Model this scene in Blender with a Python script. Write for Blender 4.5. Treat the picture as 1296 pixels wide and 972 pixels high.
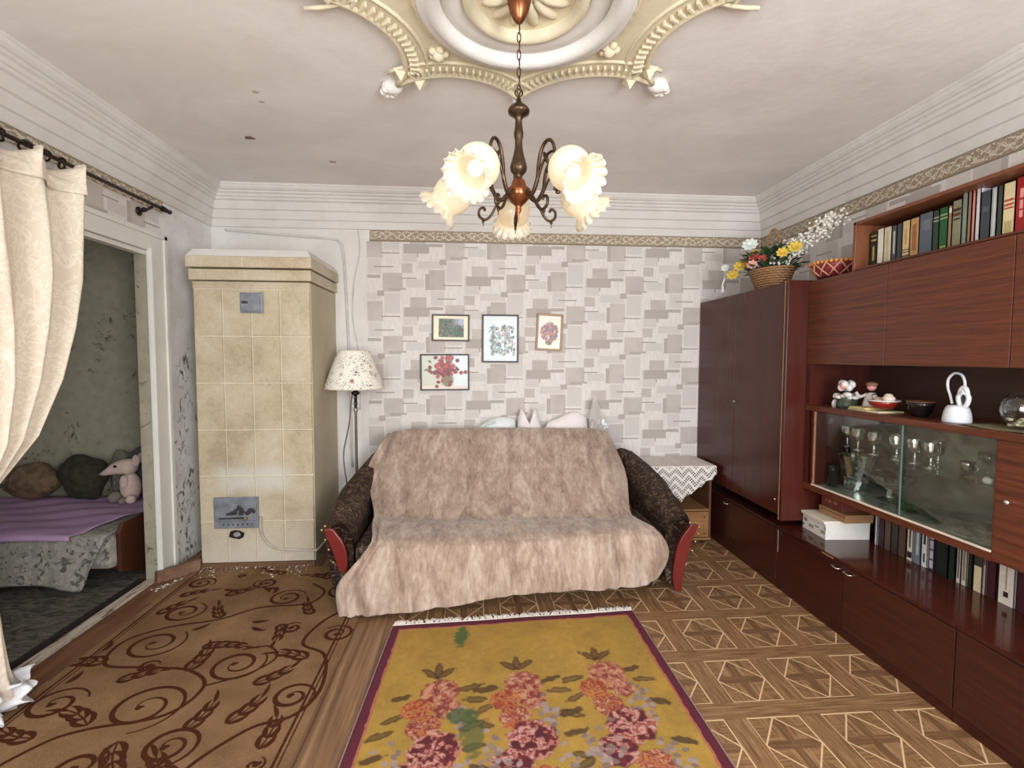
import bpy, math, random
import numpy as np
from mathutils import Vector, Matrix
random.seed(7)
PI = math.pi
S = bpy.context.scene
COL = S.collection
for o in list(bpy.data.objects): bpy.data.objects.remove(o)

# ------------------------------------------------------------------ camera
F, PITCH, YAW, ROLL = 615.0, .0535, .0755, .0025
cam_d = bpy.data.cameras.new('camera'); cam = bpy.data.objects.new('camera', cam_d); COL.objects.link(cam)
cam_d.sensor_width = 36.0; cam_d.lens = F / 1296 * 36
fw = Vector((math.sin(YAW) * math.cos(PITCH), math.cos(YAW) * math.cos(PITCH), -math.sin(PITCH)))
r0 = Vector((math.cos(YAW), -math.sin(YAW), 0)); u0 = r0.cross(fw)
rr = math.cos(ROLL) * r0 + math.sin(ROLL) * u0; uu = -math.sin(ROLL) * r0 + math.cos(ROLL) * u0
cam.matrix_world = Matrix(((rr.x, uu.x, -fw.x, 0), (rr.y, uu.y, -fw.y, 0), (rr.z, uu.z, -fw.z, 1.55), (0, 0, 0, 1)))
cam_d.clip_start = .05
S.camera = cam

# ------------------------------------------------------------------ light
W = bpy.data.worlds.new('world'); S.world = W; W.use_nodes = True
W.node_tree.nodes['Background'].inputs[0].default_value = (.75, .85, 1, 1)
W.node_tree.nodes['Background'].inputs[1].default_value = 1.0

def area(name, loc, rot, sx, sy, power, color):
    l = bpy.data.lights.new(name, 'AREA'); l.shape = 'RECTANGLE'; l.size = sx; l.size_y = sy
    l.energy = power; l.color = color
    o = bpy.data.objects.new(name, l); COL.objects.link(o); o.location = loc; o.rotation_euler = rot
    return o
area('daylight_window', (-1.05, -1.33, 1.6), (PI / 2, 0, 0), 1.2, 1.75, 66, (.955, .98, 1))
area('daylight_window', (1.35, -1.33, 1.6), (PI / 2, 0, 0), 1.2, 1.75, 125, (.955, .98, 1))
area('bedroom_fill', (-4.2, 1.15, 1.7), (PI / 2, 0, 0), 1.0, 1.3, 9, (.97, .985, 1))  # added area lamp to light the bedroom dimly; no window is built there
VS = S.view_settings
VS.view_transform = 'Standard'; VS.look = 'None'; VS.gamma = 1; VS.use_curve_mapping = False
VS.exposure = 0.22

# ------------------------------------------------------------------ node helpers
def lin(c):
    c = c / 255.0
    return c / 12.92 if c <= .04045 else ((c + .055) / 1.055) ** 2.4
def rgb(r, g, b): return (lin(r), lin(g), lin(b), 1.0)

class NT:
    def __init__(s, name):
        s.m = bpy.data.materials.new(name); s.m.use_nodes = True; s.t = s.m.node_tree
        s.b = s.t.nodes['Principled BSDF']; s.out = s.t.nodes['Material Output']
    def n(s, typ, **kw):
        nd = s.t.nodes.new(typ)
        for k, v in kw.items(): setattr(nd, k, v)
        return nd
    def set(s, sock, v):
        if isinstance(v, bpy.types.NodeSocket): s.t.links.new(v, sock)
        else: sock.default_value = v
    def math(s, op, a, b=0.0, c=0.0):
        nd = s.n('ShaderNodeMath', operation=op)
        s.set(nd.inputs[0], a); s.set(nd.inputs[1], b)
        if op in ('MULTIPLY_ADD', 'COMPARE', 'SMOOTH_MIN', 'WRAP', 'PINGPONG'): s.set(nd.inputs[2], c)
        return nd.outputs[0]
    def pos(s, world=True):
        return s.n('ShaderNodeNewGeometry').outputs['Position'] if world else s.n('ShaderNodeTexCoord').outputs['Object']
    def sep(s, v):
        nd = s.n('ShaderNodeSeparateXYZ'); s.set(nd.inputs[0], v); return nd.outputs
    def comb(s, x, y, z):
        nd = s.n('ShaderNodeCombineXYZ')
        for i, v in enumerate((x, y, z)): s.set(nd.inputs[i], v)
        return nd.outputs[0]
    def scale(s, v, sc):
        nd = s.n('ShaderNodeMapping'); s.set(nd.inputs['Vector'], v); nd.inputs['Scale'].default_value = sc; return nd.outputs[0]
    def noise(s, v, sc, det=4, rough=.55, dist=0.0):
        nd = s.n('ShaderNodeTexNoise'); s.set(nd.inputs['Vector'], v); nd.inputs['Scale'].default_value = sc
        nd.inputs['Detail'].default_value = det; nd.inputs['Roughness'].default_value = rough; nd.inputs['Distortion'].default_value = dist
        return nd.outputs['Fac']
    def ramp(s, f, stops, interp='LINEAR'):
        nd = s.n('ShaderNodeValToRGB'); s.set(nd.inputs[0], f); r = nd.color_ramp; r.interpolation = interp
        while len(r.elements) < len(stops): r.elements.new(.5)
        for e, (p, c) in zip(r.elements, stops):
            e.position = p; e.color = c if len(c) == 4 else (*c, 1)
        return nd.outputs[0]
    def step(s, f, lo, hi):
        nd = s.n('ShaderNodeMapRange'); s.set(nd.inputs[0], f); nd.inputs[1].default_value = lo; nd.inputs[2].default_value = hi
        return nd.outputs[0]
    def mix(s, f, a, b):
        nd = s.n('ShaderNodeMix', data_type='RGBA'); s.set(nd.inputs[0], f); s.set(nd.inputs[6], a); s.set(nd.inputs[7], b)
        return nd.outputs[2]
    def bump(s, h, strength=.3, dist=.01):
        nd = s.n('ShaderNodeBump'); nd.inputs['Strength'].default_value = strength; nd.inputs['Distance'].default_value = dist
        s.set(nd.inputs['Height'], h); s.t.links.new(nd.outputs[0], s.b.inputs['Normal'])
    def base(s, v, rough=.6, metal=0.0, spec=.5):
        s.set(s.b.inputs['Base Color'], v); s.set(s.b.inputs['Roughness'], rough); s.b.inputs['Metallic'].default_value = metal
        s.b.inputs['Specular IOR Level'].default_value = spec
        return s

def simple(name, c, rough=.6, metal=0.0, var=.12, sc=12, bump=0.0, bsc=60, world=False, spec=.5):
    t = NT(name); p = t.pos(world)
    dark = tuple(x * (1 - var) for x in c[:3]) + (1,); lt = tuple(min(1, x * (1 + var)) for x in c[:3]) + (1,)
    t.base(t.ramp(t.noise(p, sc), [(.3, dark), (.7, lt)]), rough, metal, spec)
    if bump: t.bump(t.noise(p, bsc), bump)
    return t.m

def wood(name, c1, c2, axis=1, rough=.3, grain=26, stretch=.08, spec=.5):
    t = NT(name); p = t.pos(True)
    sc = [grain] * 3; sc[axis] = grain * stretch
    v = t.scale(p, tuple(sc))
    a = t.noise(v, 1.0, 5, .6, .6); b = t.noise(t.scale(p, tuple(x * 5 for x in sc)), 1.0, 3)
    f = t.math('ADD', t.math('MULTIPLY', a, .7), t.math('MULTIPLY', b, .3))
    t.base(t.ramp(f, [(.36, c1), (.62, c2)]), rough, 0, spec)
    t.bump(b, .06, .002)
    return t.m

def attr_mat(name, attr='print', rough=.8, bumps=0.0, bsc=250, var=.1):
    t = NT(name); a = t.n('ShaderNodeAttribute', attribute_name=attr)
    n = t.noise(t.pos(True), bsc)
    c = t.mix(t.math('MULTIPLY', t.step(n, .3, .7), var), a.outputs['Color'], (.02, .02, .02, 1))
    t.base(c, rough)
    if bumps: t.bump(n, bumps, .004)
    return t.m

# ------------------------------------------------------------------ mesh helpers
class MB:
    def __init__(s): s.v = []; s.f = []
    def add(s, vs, fs):
        o = len(s.v); s.v += [tuple(p) for p in vs]; s.f += [tuple(i + o for i in f) for f in fs]; return s
    def box(s, x0, x1, y0, y1, z0, z1):
        v = [(x, y, z) for x in (x0, x1) for y in (y0, y1) for z in (z0, z1)]
        return s.add(v, [(0, 1, 3, 2), (4, 6, 7, 5), (0, 4, 5, 1), (2, 3, 7, 6), (0, 2, 6, 4), (1, 5, 7, 3)])
    def hexa(s, b, t):                       # 4 bottom points, 4 top points (same order)
        return s.add(list(b) + list(t), [(3, 2, 1, 0), (4, 5, 6, 7), (0, 1, 5, 4), (1, 2, 6, 5), (2, 3, 7, 6), (3, 0, 4, 7)])
    def tube(s, path, r, n=10, closed=False, cap=True):
        P = [Vector(p) for p in path]; m = len(P)
        R = [r] * m if isinstance(r, (int, float)) else r
        up = Vector((0, 0, 1)); o = len(s.v); prev = None
        for i in range(m):
            a = P[(i - 1) % m] if (closed or i) else P[0]; b = P[(i + 1) % m] if (closed or i < m - 1) else P[-1]
            t = (b - a).normalized() if (b - a).length > 1e-9 else Vector((0, 0, 1))
            if prev is None: u = t.cross(up) if abs(t.dot(up)) < .95 else t.cross(Vector((1, 0, 0)))
            else: u = prev - t * prev.dot(t)
            u.normalize(); w = t.cross(u); prev = u
            for k in range(n):
                q = 2 * PI * k / n
                s.v.append(tuple(P[i] + R[i] * (math.cos(q) * u + math.sin(q) * w)))
        for i in range(m if closed else m - 1):
            j = (i + 1) % m
            for k in range(n):
                l = (k + 1) % n
                s.f.append((o + i * n + k, o + i * n + l, o + j * n + l, o + j * n + k))
        if cap and not closed:
            s.f.append(tuple(o + k for k in range(n))[::-1]); s.f.append(tuple(o + (m - 1) * n + k for k in range(n)))
        return s
    def lathe(s, prof, n=24, c=(0, 0, 0), M=None, ripple=None, closed=False):
        o = len(s.v); c = Vector(c)
        for i, (r, z) in enumerate(prof):
            for k in range(n):
                q = 2 * PI * k / n; r_, z_ = (r, z) if ripple is None else ripple(i, q, r, z)
                p = Vector((r_ * math.cos(q), r_ * math.sin(q), z_))
                if M is not None: p = M @ p
                s.v.append(tuple(c + p))
        m = len(prof)
        for i in range(m if closed else m - 1):
            j = (i + 1) % m
            for k in range(n):
                l = (k + 1) % n
                s.f.append((o + i * n + k, o + i * n + l, o + j * n + l, o + j * n + k))
        return s
    def ball(s, c, r, n=12, m=8, M=None, warp=None):
        rx, ry, rz = (r, r, r) if isinstance(r, (int, float)) else r
        c = Vector(c); o = len(s.v)
        for i in range(m + 1):
            t = PI * i / m
            for k in range(n):
                q = 2 * PI * k / n
                p = Vector((rx * math.sin(t) * math.cos(q), ry * math.sin(t) * math.sin(q), rz * math.cos(t)))
                if warp: p = warp(p)
                if M is not None: p = M @ p
                s.v.append(tuple(c + p))
        for i in range(m):
            for k in range(n):
                l = (k + 1) % n
                s.f.append((o + i * n + k, o + (i + 1) * n + k, o + (i + 1) * n + l, o + i * n + l))
        return s
    def surf(s, nu, nv, fn, closed_u=False):
        o = len(s.v)
        for j in range(nv):
            for i in range(nu): s.v.append(tuple(fn(i / (nu if closed_u else nu - 1), j / (nv - 1))))
        for j in range(nv - 1):
            for i in range(nu if closed_u else nu - 1):
                k = (i + 1) % nu
                s.f.append((o + j * nu + i, o + j * nu + k, o + (j + 1) * nu + k, o + (j + 1) * nu + i))
        return s
    def prism(s, pts, z0, z1, M=None):       # 2D outline extruded
        n = len(pts); v = [(x, y, z0) for x, y in pts] + [(x, y, z1) for x, y in pts]
        if M is not None: v = [tuple(M @ Vector(p)) for p in v]
        return s.add(v, [tuple(range(n))[::-1], tuple(range(n, 2 * n))] + [(i, (i + 1) % n, n + (i + 1) % n, n + i) for i in range(n)])

def wloc(o):
    v = Vector((0, 0, 0))
    while o is not None: v += o.location; o = o.parent
    return v
def obj(name, mb, mat, parent=None, smooth=False, bevel=0, local=False, solid=0, label=None, kind=None, sub=0, origin=None):
    me = bpy.data.meshes.new(name)
    off = Vector((0, 0, 0)) if (local or parent is None) else wloc(parent)
    o = bpy.data.objects.new(name, me)
    if origin is not None:
        o.location = Vector(origin) - off; off = Vector(origin)
    vs = [(x - off.x, y - off.y, z - off.z) for x, y, z in mb.v] if off.length > 0 else mb.v
    me.from_pydata(vs, [], mb.f); me.update()
    if mat is not None: me.materials.append(mat)
    if smooth: me.polygons.foreach_set('use_smooth', [True] * len(me.polygons))
    COL.objects.link(o)
    if parent is not None: o.parent = parent
    if solid: md = o.modifiers.new('solid', 'SOLIDIFY'); md.thickness = solid; md.offset = 0
    if sub: md = o.modifiers.new('sub', 'SUBSURF'); md.levels = sub; md.render_levels = sub
    if bevel:
        md = o.modifiers.new('bevel', 'BEVEL'); md.width = bevel; md.segments = 2; md.limit_method = 'ANGLE'
    if label: o['label'] = label
    if kind: o['kind'] = kind
    return o
def tag(o, label, cat, group=None, kind=None):
    o['label'] = label; o['category'] = cat
    if group: o['group'] = group
    if kind: o['kind'] = kind
    return o
def thing(name, label, cat, loc=(0, 0, 0), group=None, rz=0):
    o = bpy.data.objects.new(name, None); COL.objects.link(o); o.location = loc; o.rotation_euler[2] = rz
    o.empty_display_size = .05
    return tag(o, label, cat, group)
def struct(name, mb, mat, parent=None, **k):
    o = obj(name, mb, mat, parent, **k)
    o['kind'] = 'structure'; return o
def copy_tree(o, parent=None):
    c = o.copy(); COL.objects.link(c); c.parent = parent
    for ch in list(o.children): copy_tree(ch, c)
    return c
def share(name, src, loc, parent):           # alike piece, sharing mesh data
    c = bpy.data.objects.new(name, src.data); COL.objects.link(c); c.parent = parent
    c.location = Vector(loc) - wloc(parent); return c

def paint_grid(name, P00, P10, P11, P01, nu, nv, colors, mat, parent=None, values=None, zfn=None):
    """flat sheet of nu x nv vertices between four corners, colours (nv,nu,3) as a colour attribute (linear)"""
    u = np.linspace(0, 1, nu)[None, :, None]; v = np.linspace(0, 1, nv)[:, None, None]
    A, B, C_, D = (np.array(p, float)[None, None, :] for p in (P00, P10, P11, P01))
    co = (A * (1 - u) + B * u) * (1 - v) + (D * (1 - u) + C_ * u) * v
    if zfn is not None: co = zfn(co)
    me = bpy.data.meshes.new(name); o = bpy.data.objects.new(name, me)
    off = np.array(wloc(parent)) if parent is not None else np.zeros(3)
    co = (co - off).reshape(-1, 3)
    idx = np.arange(nu * nv).reshape(nv, nu)
    q = np.stack([idx[:-1, :-1], idx[:-1, 1:], idx[1:, 1:], idx[1:, :-1]], -1).reshape(-1, 4)
    me.vertices.add(len(co)); me.vertices.foreach_set('co', co.ravel())
    me.loops.add(q.size); me.loops.foreach_set('vertex_index', q.ravel().astype(np.int32))
    me.polygons.add(len(q)); me.polygons.foreach_set('loop_start', np.arange(0, q.size, 4, dtype=np.int32))
    me.polygons.foreach_set('loop_total', np.full(len(q), 4, np.int32))
    me.update(calc_edges=True); me.validate()
    if colors is not None:
        a = me.color_attributes.new('print', 'FLOAT_COLOR', 'POINT')
        a.data.foreach_set('color', np.concatenate([colors.reshape(-1, 3), np.ones((nu * nv, 1))], 1).astype(np.float32).ravel())
    if values is not None:
        a = me.attributes.new('field', 'FLOAT', 'POINT'); a.data.foreach_set('value', values.astype(np.float32).ravel())
    me.materials.append(mat); me.polygons.foreach_set('use_smooth', [True] * len(me.polygons))
    COL.objects.link(o)
    if parent is not None: o.parent = parent
    return o
def L3(r, g, b): return np.array([lin(r), lin(g), lin(b)])
def smooth_path(P, n=8, closed=False):
    P = [Vector(p) for p in P]; out = []; m = len(P)
    for i in range(m if closed else m - 1):
        a = P[(i - 1) % m] if (closed or i) else P[0]; b = P[i]; c = P[(i + 1) % m]; d = P[(i + 2) % m] if (closed or i < m - 2) else P[-1]
        for k in range(n):
            t = k / n
            out.append(.5 * ((2 * b) + (c - a) * t + (2 * a - 5 * b + 4 * c - d) * t * t + (3 * b - a - 3 * c + d) * t ** 3))
    if not closed: out.append(P[-1])
    return out
def vnoise(x, y, seed=0):                    # cheap smooth value noise for numpy arrays / floats
    x = np.asarray(x, float); y = np.asarray(y, float)
    xi = np.floor(x); yi = np.floor(y); fx = x - xi; fy = y - yi
    fx = fx * fx * (3 - 2 * fx); fy = fy * fy * (3 - 2 * fy)
    def h(a, b):
        v = np.sin(a * 127.1 + b * 311.7 + seed * 74.7) * 43758.5453
        return v - np.floor(v)
    return (h(xi, yi) * (1 - fx) + h(xi + 1, yi) * fx) * (1 - fy) + (h(xi, yi + 1) * (1 - fx) + h(xi + 1, yi + 1) * fx) * fy

# ------------------------------------------------------------------ room numbers
XL, XR, YB, YF, ZC = -2.2, 2.60, 4.30, -1.4, 2.955

# ------------------------------------------------------------------ structure materials
def plaster_mat(name, c, c2, stain=.25):
    t = NT(name); p = t.pos()
    a = t.noise(t.scale(p, (1, 1.4, 1)), 1.3, 6, .6, .6); b = t.noise(p, 22, 4)
    col = t.ramp(a, [(.3, c2), (.62, c)])
    col = t.mix(t.math('MULTIPLY', t.step(b, .55, .8), stain), col, tuple(x * .8 for x in c[:3]) + (1,))
    t.base(col, .9); t.bump(t.noise(p, 9, 5), .25, .012); return t.m
M_ceil = plaster_mat('ceiling_plaster', rgb(236, 231, 227), rgb(222, 215, 210))
M_white = plaster_mat('whitewash', rgb(226, 223, 218), rgb(208, 203, 196))
M_corn = plaster_mat('cornice_paint', rgb(222, 218, 213), rgb(204, 199, 192))

def peel_mat():
    t = NT('peeling_whitewash'); p = t.pos(); x, y, z = t.sep(p)
    n = t.noise(t.scale(p, (1, 1, .55)), 17, 6, .7, 1.2); big = t.noise(p, 3.2, 2)
    low = t.step(z, 2.6, .6)                                      # more wear lower on the wall
    nearjoint = t.step(t.math('ABSOLUTE', t.math('SUBTRACT', y, 3.83)), .22, .02)
    f = t.math('MULTIPLY_ADD', t.math('MULTIPLY', low, nearjoint), .135, n)
    f = t.math('MULTIPLY_ADD', t.math('SUBTRACT', big, .5), .18, f)
    col = t.mix(t.step(t.noise(p, 6, 4), .35, .65), rgb(214, 211, 207), rgb(232, 230, 228))
    col = t.mix(t.step(f, .655, .675), col, rgb(184, 178, 172))
    col = t.mix(t.step(f, .705, .715), col, rgb(104, 92, 80))
    t.base(col, .9); t.bump(t.math('MULTIPLY', t.step(f, .65, .72), -1.0), .8, .01); return t.m
M_peel = peel_mat()

def lino_mat():
    t = NT('linoleum_parquet_print'); x, y, z = t.sep(t.pos())
    PX, PY, SW, SH = .3375, .3945, .236, .295
    u = t.math('WRAP', t.math('SUBTRACT', x, 1.50), PX, 0.0); v = t.math('WRAP', t.math('SUBTRACT', y, 3.116 - SH), PY, 0.0)
    # swap wrap args: inputs are value,max,min
    a = t.math('ABSOLUTE', t.math('SUBTRACT', t.math('DIVIDE', u, SW), .5)); b = t.math('ABSOLUTE', t.math('SUBTRACT', t.math('DIVIDE', v, SH), .5))
    m = t.math('MAXIMUM', a, b)
    edge = t.math('LESS_THAN', t.math('ABSOLUTE', t.math('SUBTRACT', m, .5)), .013)
    inside = t.math('LESS_THAN', m, .5)
    dsum = t.math('ADD', a, b)
    dia = t.math('MULTIPLY', t.math('LESS_THAN', t.math('ABSOLUTE', t.math('SUBTRACT', dsum, .5)), .018), inside)
    cross = t.math('MULTIPLY', t.math('LESS_THAN', t.math('MINIMUM', a, b), .075), t.math('LESS_THAN', dsum, .48))
    line = t.math('MAXIMUM', edge, dia)
    gx = t.noise(t.comb(t.math('MULTIPLY', x, 6), t.math('MULTIPLY', y, 90), 0), 1, 4, .6, .5)
    gy = t.noise(t.comb(t.math('MULTIPLY', x, 90), t.math('MULTIPLY', y, 6), 0), 1, 4, .6, .5)
    inband = t.math('GREATER_THAN', b, .5)
    sel = t.math('MAXIMUM', t.math('MULTIPLY', inband, 1.0), t.math('MULTIPLY', inside, t.math('GREATER_THAN', a, b)))
    g = t.math('ADD', t.math('MULTIPLY', gx, sel), t.math('MULTIPLY', gy, t.math('SUBTRACT', 1.0, sel)))
    col = t.ramp(g, [(.32, rgb(104, 74, 48)), (.52, rgb(137, 103, 70)), (.7, rgb(160, 126, 90))])
    col = t.mix(t.math('MULTIPLY', cross, .5), col, rgb(92, 64, 42))
    tri = t.math('MULTIPLY', t.math('LESS_THAN', dsum, .5), t.math('SUBTRACT', 1.0, cross))
    col = t.mix(t.math('MULTIPLY', tri, t.math('MULTIPLY', t.step(gy, .45, .65), .6)), col, rgb(176, 140, 104))
    col = t.mix(line, col, rgb(214, 182, 142))
    # plank-look strip left of the carpet seam
    left = t.math('LESS_THAN', x, -.46)
    pl = t.noise(t.comb(t.math('MULTIPLY', x, 34), t.math('MULTIPLY', y, 1.4), 3.0), 1, 4, .6, .3)
    pc = t.ramp(pl, [(.3, rgb(92, 66, 46)), (.55, rgb(132, 100, 72)), (.72, rgb(154, 122, 92))])
    col = t.mix(left, col, pc)
    t.base(col, .42); t.bump(g, .05, .003); return t.m
M_lino = lino_mat()

RECTS = [(66, 160, 128, 156, 4), (8, 62, 66, 132, 4), (112, 160, 4, 58, 4), (170, 228, 130, 206, 4), (20, 88, 196, 226, 4), (13, 107, 65, 100, 2), (35, 95, 27, 65, 1), (107, 157, 63, 75, 2), (165, 230, 55, 125, 1), (0, 8, -62, 8, 1), (5, 45, 137, 172, 1), (135, 205, 31, 35, 3),
         (105, 165, 160, 235, 1), (92, 106, 176, 235, 2), (185, 230, 111, 121, 2), (0, 20, 228, 235, 2), (145, 170, 121, 141, 2), (158, 228, 215, 219, 3), (3, 60, 190, 194, 3), (62, 66, 100, 114, 3)]
def wallpaper_mat(name, axis):
    t = NT(name); p = t.pos(); s = t.sep(p); U = s[axis]; Z = s[2]
    P, Q = .5335, .5425; px = P / 230; pz = Q / 235
    U = t.math('ADD', U, .11)
    cell = t.math('FLOOR', t.math('DIVIDE', U, P))
    u = t.math('DIVIDE', t.math('SUBTRACT', U, t.math('MULTIPLY', cell, P)), px)
    zz = t.math('ADD', t.math('SUBTRACT', 20.31, Z), t.math('MULTIPLY', cell, -Q / 2))
    v = t.math('DIVIDE', t.math('MULTIPLY', t.math('FRACT', t.math('DIVIDE', zz, Q)), Q), pz)
    acc = {1: None, 2: None, 3: None, 4: None}
    for (x0, x1, y0, y1, k) in RECTS:
        if y0 < 0: y0 += 235; y1 = 235
        a = t.math('LESS_THAN', t.math('ABSOLUTE', t.math('SUBTRACT', u, (x0 + x1) / 2)), (x1 - x0) / 2)
        b = t.math('LESS_THAN', t.math('ABSOLUTE', t.math('SUBTRACT', v, (y0 + y1) / 2)), (y1 - y0) / 2)
        r = t.math('MULTIPLY', a, b)
        acc[k] = r if acc[k] is None else t.math('MAXIMUM', acc[k], r)
    fine = t.noise(t.scale(p, (60, 60, 14)), 1, 4); soft = t.noise(p, 5, 3)
    col = t.ramp(fine, [(.3, rgb(212, 206, 201)), (.7, rgb(226, 221, 216))])
    lg = t.ramp(soft, [(.35, rgb(184, 176, 171)), (.65, rgb(198, 190, 184))])
    col = t.mix(acc[4], col, rgb(206, 200, 195)); col = t.mix(acc[1], col, lg); col = t.mix(acc[2], col, rgb(176, 168, 162)); col = t.mix(acc[3], col, rgb(160, 152, 146))
    t.base(col, .75); t.bump(fine, .1, .002); return t.m
M_wpx = wallpaper_mat('block_wallpaper', 0); M_wpy = wallpaper_mat('block_wallpaper_side', 1)

def border_mat(name, axis):
    t = NT(name); s = t.sep(t.pos()); U = s[axis]; Z = s[2]
    v = t.math('MULTIPLY', t.math('SUBTRACT', Z, 2.597), 20.0)          # -1..1 over the strip
    acc = None
    for k, (f, ph, am) in enumerate([(26, 0, .6), (26, 2.1, .6), (26, 4.2, .6), (78, 1, .35)]):
        w = t.math('MULTIPLY', t.math('SINE', t.math('MULTIPLY_ADD', U, f, ph)), am)
        d = t.math('ABSOLUTE', t.math('SUBTRACT', v, w)); acc = d if acc is None else t.math('MINIMUM', acc, d)
    n = t.noise(t.comb(t.math('MULTIPLY', U, 55), t.math('MULTIPLY', Z, 70), 0), 1, 3, .5, 1.5)
    f = t.math('MULTIPLY_ADD', t.math('SUBTRACT', n, .5), 1.3, acc)
    c = t.ramp(f, [(.05, rgb(208, 196, 176)), (.16, rgb(132, 116, 96)), (.4, rgb(168, 152, 130))])
    rim = t.math('GREATER_THAN', t.math('ABSOLUTE', v), .86)
    c = t.mix(rim, c, rgb(134, 118, 98))
    t.base(c, .8); t.bump(f, .5, -.006); return t.m
M_bx = border_mat('scroll_border', 0); M_by = border_mat('scroll_border_side', 1)

def bedroom_mat():
    t = NT('bedroom_leaf_wallpaper'); p = t.pos()
    d = t.noise(p, 3.0, 2)
    q = t.n('ShaderNodeVectorMath', operation='ADD'); t.set(q.inputs[0], p)
    cb = t.comb(t.math('MULTIPLY', d, .5), 0, t.math('MULTIPLY', d, .35)); t.set(q.inputs[1], cb)
    vo = t.n('ShaderNodeTexVoronoi'); vo.inputs['Scale'].default_value = 9.0; t.set(vo.inputs['Vector'], t.scale(q.outputs[0], (1.2, 1.2, 1)))
    n = t.noise(t.scale(q.outputs[0], (18, 18, 26)), 1, 3, .6, 1.5)
    leaf = t.math('MULTIPLY', t.step(n, .53, .57), t.step(vo.outputs['Distance'], .42, .25))
    mid = t.step(t.noise(p, 2.4, 2), .38, .5)
    leaf = t.math('MULTIPLY', leaf, mid)
    c = t.ramp(t.noise(p, 14, 4), [(.3, rgb(150, 146, 126)), (.7, rgb(166, 160, 140))])
    t.base(t.mix(leaf, c, rgb(92, 88, 74)), .85); return t.m
M_bed_wall = bedroom_mat()
M_brownboard = wood('brown_floor_paint', rgb(88, 56, 38), rgb(126, 86, 58), 1, .5, 20, .06)
M_skirt = wood('brown_skirting_paint', rgb(96, 66, 48), rgb(126, 92, 68), 0, .5, 16, .1)
M_casing = simple('casing_paint', rgb(220, 219, 212), .55, var=.05, sc=4, bump=.08, bsc=30, world=True)
M_dark = simple('dark_gap', rgb(30, 22, 18), .9)

# ------------------------------------------------------------------ the room
struct('floor', MB().box(XL, XR, YF, YB, -.1, 0), M_lino)
fb = MB().box(-5.4, XL - .001, .9, YB + .02, -.1, -.005); struct('floor_bedroom', fb, M_brownboard)
# painted boards showing between the carpet and the threshold
struct('trim_1', MB().box(-2.2, -1.98, YF + .3, 3.46, 0, .004), M_brownboard)
def thresh_mat():
    t = NT('worn_threshold'); p = t.pos(); n = t.noise(t.scale(p, (24, 3.5, 1)), 1, 5, .7, .6)
    t.base(t.ramp(n, [(.44, rgb(200, 190, 176)), (.54, rgb(168, 156, 142)), (.58, rgb(86, 66, 50))]), .8); return t.m
struct('trim_2', MB().box(-2.275, -2.2, 1.9, 3.48, -.01, .008), thresh_mat())
struct('trim_3', MB().box(-2.33, -2.30, 1.9, 3.48, -.02, .012), M_dark)

ceil = struct('ceiling', MB().box(XL - .3, XR + .2, YF - .2, YB + .2, ZC, ZC + .1), M_ceil)
# old hook hole and flaked plaster patches on the ceiling
h = MB(); h.surf(16, 5, lambda a, b: (-1.44 + b * .03 * math.cos(a * 2 * PI) * (1 + .3 * math.sin(a * 19)), 3.31 + b * .03 * math.sin(a * 2 * PI) * (1 + .3 * math.cos(a * 13)), ZC - .012 * (1 - b) ** 2 - .001), True)
obj('hook_hole', h, simple('rust_stain', rgb(120, 92, 66), .95, var=.4, sc=90), ceil, label='brown flaked hole left by an old ceiling hook')
for (cx, cy, r) in [(-1.02, 3.66, .018), (-1.16, 2.75, .012), (-1.17, 2.85, .01)]:
    h = MB(); h.surf(12, 3, lambda a, b: (cx + b * r * 1.6 * math.cos(a * 2 * PI), cy + b * r * math.sin(a * 2 * PI), ZC - .003 * (1 - b) - .0008), True)
    obj('flake', h, simple('flake_plaster', rgb(176, 164, 150), .95, var=.2, sc=90), ceil)

struct('wall_back', MB().box(XL - .3, XR + .2, YB, YB + .15, 0, ZC), M_white)
wr = struct('wall_right', MB().box(XR, XR + .15, YF, YB, 0, ZC), M_white)
wl = struct('wall_left', MB().box(XL - .06, XL, 3.49, YB, 0, ZC).box(XL - .06, XL, YF, 1.9, 0, ZC).box(XL - .06, XL, 1.9, 3.49, 2.27, ZC), M_peel)
wf = MB().box(XL, XR, YF - .15, YF, 0, .7).box(XL, XR, YF - .15, YF, 2.5, ZC).box(XL, -1.7, YF - .15, YF, .7, 2.5).box(-.4, .7, YF - .15, YF, .7, 2.5).box(2.0, XR, YF - .15, YF, .7, 2.5)
struct('wall_front', wf, M_white)
for i, cx in enumerate((-1.05, 1.35)):
    w = MB()
    for (a, b, c, d) in [(-.65, -.59, .7, 2.5), (.59, .65, .7, 2.5), (-.03, .03, .7, 2.5)]: w.box(cx + a, cx + b, YF - .1, YF - .04, c, d)
    for (c, d) in [(.7, .76), (2.44, 2.5), (1.9, 1.95)]: w.box(cx - .65, cx + .65, YF - .1, YF - .04, c, d)
    struct('window_%d' % (i + 1), w, M_casing)
# bedroom shell
struct('wall_bedroom_back', MB().box(-5.4, XL - .06, YB, YB + .1, 0, 2.955), M_bed_wall)
struct('wall_bedroom_left', MB().box(-5.5, -5.4, .9, YB, 0, 2.955), M_bed_wall)
struct('wall_bedroom_front', MB().box(-5.4, XL - .06, .8, .9, 0, 2.955), M_bed_wall)
struct('wall_bedroom_right', MB().box(XL - .07, XL - .06, 3.49, YB, 0, 2.955).box(XL - .07, XL - .06, .9, 1.9, 0, 2.955).box(XL - .07, XL - .06, 1.9, 3.49, 2.27, 2.955), M_bed_wall)
struct('ceiling_bedroom', MB().box(-5.4, XL - .06, .9, YB, 2.955, 3.05), M_ceil)
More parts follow.
